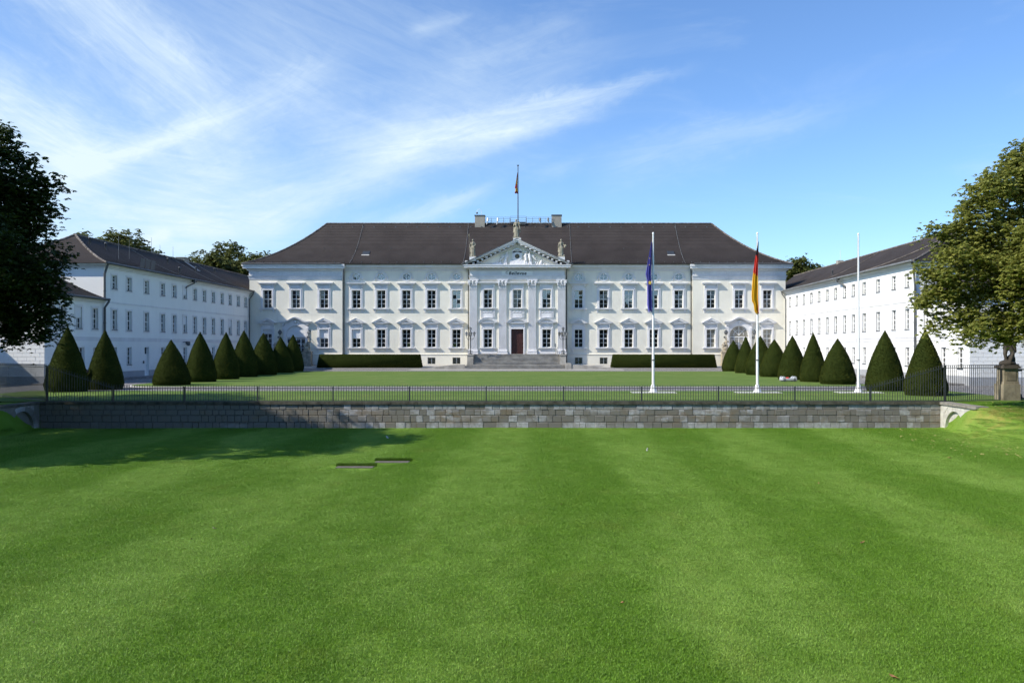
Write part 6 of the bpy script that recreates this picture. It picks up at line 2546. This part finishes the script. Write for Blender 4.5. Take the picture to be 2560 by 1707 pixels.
f_eu = place("flag", flag_mesh("flag", 9.72, 4.50, lerp_prof([(0, .05), (.2, .22), (.45, .44), (.52, .36), (.60, .32), (.9, .30), (1, .20)]), eu), None, (FP[0] - .09, POLE_Y - .02, 0.04))
tag(f_eu, "limp deep blue flag with small gold stars", "flag", "flags hanging on the poles")
star = lambda r: [(r * (1 if k % 2 == 0 else .42) * math.sin(math.pi * k / 5), r * (1 if k % 2 == 0 else .42) * math.cos(math.pi * k / 5)) for k in range(10)]
stm = mat("gold_star_cloth", (.80, .55, .08), .7, .02, 5)
M["star"] = stm
for dx, z, r in ((-.155, 7.05, .17), (-.16, 8.62, .05), (-.19, 8.20, .05)):
    part("star", MB().prism([(p[0] * .8, p[1]) for p in star(r)], -.012, 0), "star", f_eu, (dx, -.20, z))


def german(u, v):
    k_, rd, gd, dr = (.02, .02, .03), (.78, .07, .05), (.95, .56, .03), (.42, .03, .03)
    if u < .30:                       # fold at the pole
        if v < .12:
            return k_
        if v < .42:
            return rd
        if v < .60:
            return gd
        return dr
    s = v + .10 * (u - .3)
    if s < .23:
        return k_
    if s < .48:
        return rd
    return gd


f_de = place("flag", flag_mesh("flag", 9.72, 4.62, lerp_prof([(0, .05), (.25, .24), (.5, .40), (.75, .50), (.83, .48), (.86, .36), (.97, .30), (1, .16)]), german, folds=2.6, amp=.14), None, (FP[1] + .04, POLE_Y - .14, 0.04))
tag(f_de, "limp flag in black, red and gold", "flag", "flags hanging on the poles")
rp_ = thing("roof_flagpole", "thin dark flagpole rising from the roof ridge behind the pediment", "flagpole", (-.17, PY + ry, 20.85))
part("pole", MB().tube([(0, 0, 0), (0, 0, 8.35)], [.085, .06], 8), "lead", rp_)
part("finial", MB().lathe((0, 0, 8.35), [(.05, -.12), (.17, .02), (.17, .05)], 8), "lead", rp_)


def std(u, v):
    rd, gd = (.50, .04, .035), (.72, .40, .05)
    if v < .25:
        return (.45, .10, .10)
    if v < .58:
        return gd if u < .75 else (.10, .07, .06)
    if v < .75:
        return rd
    if v < .90:
        return gd
    return (.22, .03, .05)


f_rf = place("flag", flag_mesh("flag", 7.35, 3.05, lerp_prof([(0, .04), (.3, .20), (.62, .38), (.72, .45), (.76, .32), (.88, .36), (.96, .46), (1, .30)]), std, amp=.10), None, (-.23, PY + ry - .02, 20.85))
tag(f_rf, "small limp red and gold flag on the roof pole", "flag", "flags hanging on the poles")

# ------------------------------------------------------------------ robot mower
t = thing("robot_mower", "pale grey robot lawn mower with red button in front of a cone yew", "lawn mower", (24.0, 71.6, .085), R(4))
b = MB()
b.prism([(-.60, .08), (.60, .08), (.62, .20), (.58, .26), (.40, .27), (-.38, .25), (-.58, .30), (-.62, .22)], -.40, .40)
part("body", b, "mower", t)
b = MB()
for s in (-1, 1):
    b.prism([(-.62, .24), (-.30, .24), (-.36, .36), (-.44, .42), (-.56, .40)], s * .26 - .10, s * .26 + .10)
    b.prism([(.30, .24), (.62, .24), (.60, .40), (.50, .43), (.40, .38)], s * .26 - .10, s * .26 + .10)
part("wheel_arch", b, "mower", t)
part("bumper", MB().box(-.64, .64, -.415, .415, .06, .13), "gutter", t)
part("stop_button", MB().lathe((-.04, 0, .255), [(.15, 0), (.15, .05), (.10, .09), (.01, .10)], 12), "red", t)
for s in (-1, 1):
    for x in (-.42, .44):
        wl = MB()
        wl.tube([(x, s * .31, .12), (x, s * .40, .12)], .12, 12)
        part("wheel", wl, "black", t)

# ------------------------------------------------------------------ birds, leaves, person


def wagtail(px, py, label, rotz):
    x, y = low_pt(px, py)
    z = ground_z(x, y) + .015
    b = MB()
    b.cap((0, 0, .075), .030, (-.02, 0, .105), .026)
    b.ell((.03, 0, .068), (.045, .026, .026))
    b.ell((-.035, 0, .135), (.022, .020, .021))
    o = place("bird", remesh(b, .006, "polewhite", "bird", 1), None, (x, y, z), (0, 0, rotz), (1.15, 1.15, 1.15))
    tag(o, label, "bird", "wagtails on the front lawn")
    d = MB().ell((-.03, 0, .150), (.018, .017, .013)).ell((-.028, 0, .108), (.024, .024, .016)).ell((.03, 0, .085), (.045, .024, .016))
    part("plumage", d, "black", o)
    part("tail", MB().prism([(.06, .06), (.06, .075), (.17, .055), (.17, .048)], -.012, .012), "black", o)
    part("beak", MB().tube([(-.055, 0, .135), (-.078, 0, .133)], [.005, .001], 5), "black", o)
    for s in (-1, 1):
        part("leg", MB().tube([(-.002, s * .012, .055), (0, s * .012, 0), (-.02, s * .012, 0)], .003, 5), "black", o)


wagtail(1618, 1131, "small black and white bird on the middle of the lawn right of centre", R(100))
wagtail(968, 1098, "small dark bird on the lawn above the two concrete slabs, near the shadow", R(30))


def dead_leaf(px, py, size, label, tone="deadleaf"):
    x, y = low_pt(px, py)
    z = ground_z(x, y)
    b = MB()
    s = size
    pts = [(-s, 0, .028), (-.3 * s, .32 * s, .05), (.45 * s, .30 * s, .036), (s, .05 * s, .06), (.4 * s, -.3 * s, .05), (-.35 * s, -.26 * s, .032), (0, 0, .022)]
    b.add(pts, [(6, 0, 1), (6, 1, 2), (6, 2, 3), (6, 3, 4), (6, 4, 5), (6, 5, 0)])
    o = place("fallen_leaf", b.mesh("fallen_leaf", tone), None, (x, y, z), (0, 0, random.uniform(0, 6)))
    tag(o, label, "leaf", "fallen leaves on the front lawn")


M["pinkleaf"] = mat("pale_dry_leaf", (.55, .40, .32), .7, .2, 9)
for a in ((1403, 1263, .075, "curled orange brown leaf near the middle of the lawn"), (2156, 1360, .085, "orange brown leaf alone on the right of the lawn"),
          (2373, 1146, .13, "larger brown leaf on the lawn below the arched end wall"), (2236, 1697, .075, "dark reddish leaf at the bottom edge of the lawn"),
          (2046, 1209, .07, "small tan leaf on the lawn between the two brown leaves at the right"), (1557, 1510, .045, "tiny rust leaf in the near grass right of centre")):
    dead_leaf(*a)
for a in ((536, 1323, .05, "pale pinkish leaf on the left of the lawn"), (84, 1560, .04, "tiny whitish leaf at the far left of the near lawn")):
    dead_leaf(*a, tone="pinkleaf")
dead_leaf(480, 1350, .035, "tiny purple brown leaf just below the pale pinkish one", "door")
# scattered leaves on the bank, too many to tell apart
rng = random.Random(3)
b = MB()
for k in range(420):
    x, y = rng.uniform(20, 30.5), rng.uniform(33, 45.2)
    if x < 24.9 and y > 41.5 and rng.random() < .6:
        continue
    z = ground_z(x, y) + .035
    s = rng.uniform(.03, .065)
    a = rng.uniform(0, 6.28)
    c, d = math.cos(a) * s, math.sin(a) * s
    b.add([(x - c, y - d, z), (x + d * .5, y - c * .5, z + .015), (x + c, y + d, z + .02), (x - d * .5, y + c * .5, z)], [(0, 1, 2, 3)])
M["yellowleaf"] = mat("yellowed_leaf", (.42, .34, .12), .7, .3, 3)
o = place("leaf_litter", b.mesh("leaf_litter", "yellowleaf"))
o["kind"] = "stuff"

# person half hidden behind the nearest left yew, hand on hip
t = thing("person", "person in black clothing behind the nearest left cone yew, one elbow showing", "person", (-28.30, 58.45, 0.04))
b = MB()
b.ell((0, -.02, 1.70), (.078, .098, .118), 14, 10)
b.ell((0, -.115, 1.69), (.018, .025, .03), 8, 6)
for s in (-1, 1):
    b.ell((s * .08, 0, 1.69), (.014, .025, .034), 6, 5)
    b.ell((s * .032, -.095, 1.725), (.016, .012, .010), 6, 5)
b.ell((0, -.105, 1.635), (.028, .014, .010), 6, 5)
b.cap((0, .01, 1.46), .06, (0, 0, 1.62), .055)
hands = [(-.20, -.10, .98, -1), (.19, -.10, 1.06, 1)]
for hx, hy, hz, s in hands:
    b.cap((hx + s * .03, hy + .03, hz + .03), .035, (hx, hy, hz), .034)
    for q in range(4):
        b.cap((hx - s * .01, hy - .01, hz - .03 + .018 * q), .011, (hx - s * (.055 + .008 * (q % 2)), hy - .05, hz - .045 + .018 * q), .010)
    b.cap((hx, hy + .02, hz + .01), .013, (hx - s * .03, hy + .05, hz - .02), .011)
place("body", remesh(b, .012, "skin", "body", 1), t)
b = MB()
for s in (-1, 1):
    b.cap((s * .11, 0, .10), .062, (s * .10, -.01, .50), .075)
    b.cap((s * .10, -.01, .50), .08, (s * .09, 0, .92), .105)
    b.cap((s * .17, 0, 1.43), .075, (s * .43, .04, 1.25), .055)
    b.cap((s * .43, .04, 1.25), .055, (s * .22, -.08, 1.06), .045)
b.cap((0, 0, .92), .145, (0, 0, 1.12), .14)
b.cap((-.06, 0, 1.15), .135, (-.08, 0, 1.40), .13)
b.cap((.06, 0, 1.15), .135, (.08, 0, 1.40), .13)
place("suit", remesh(b, .018, "suit", "suit", 1), t)
b = MB()
b.ell((0, .03, 1.745), (.088, .095, .095), 12, 9)
part("hair", b, "black", t)
for s in (-1, 1):
    part("shoe", MB().ell((s * .11, -.07, .045), (.05, .14, .05)), "black", t)
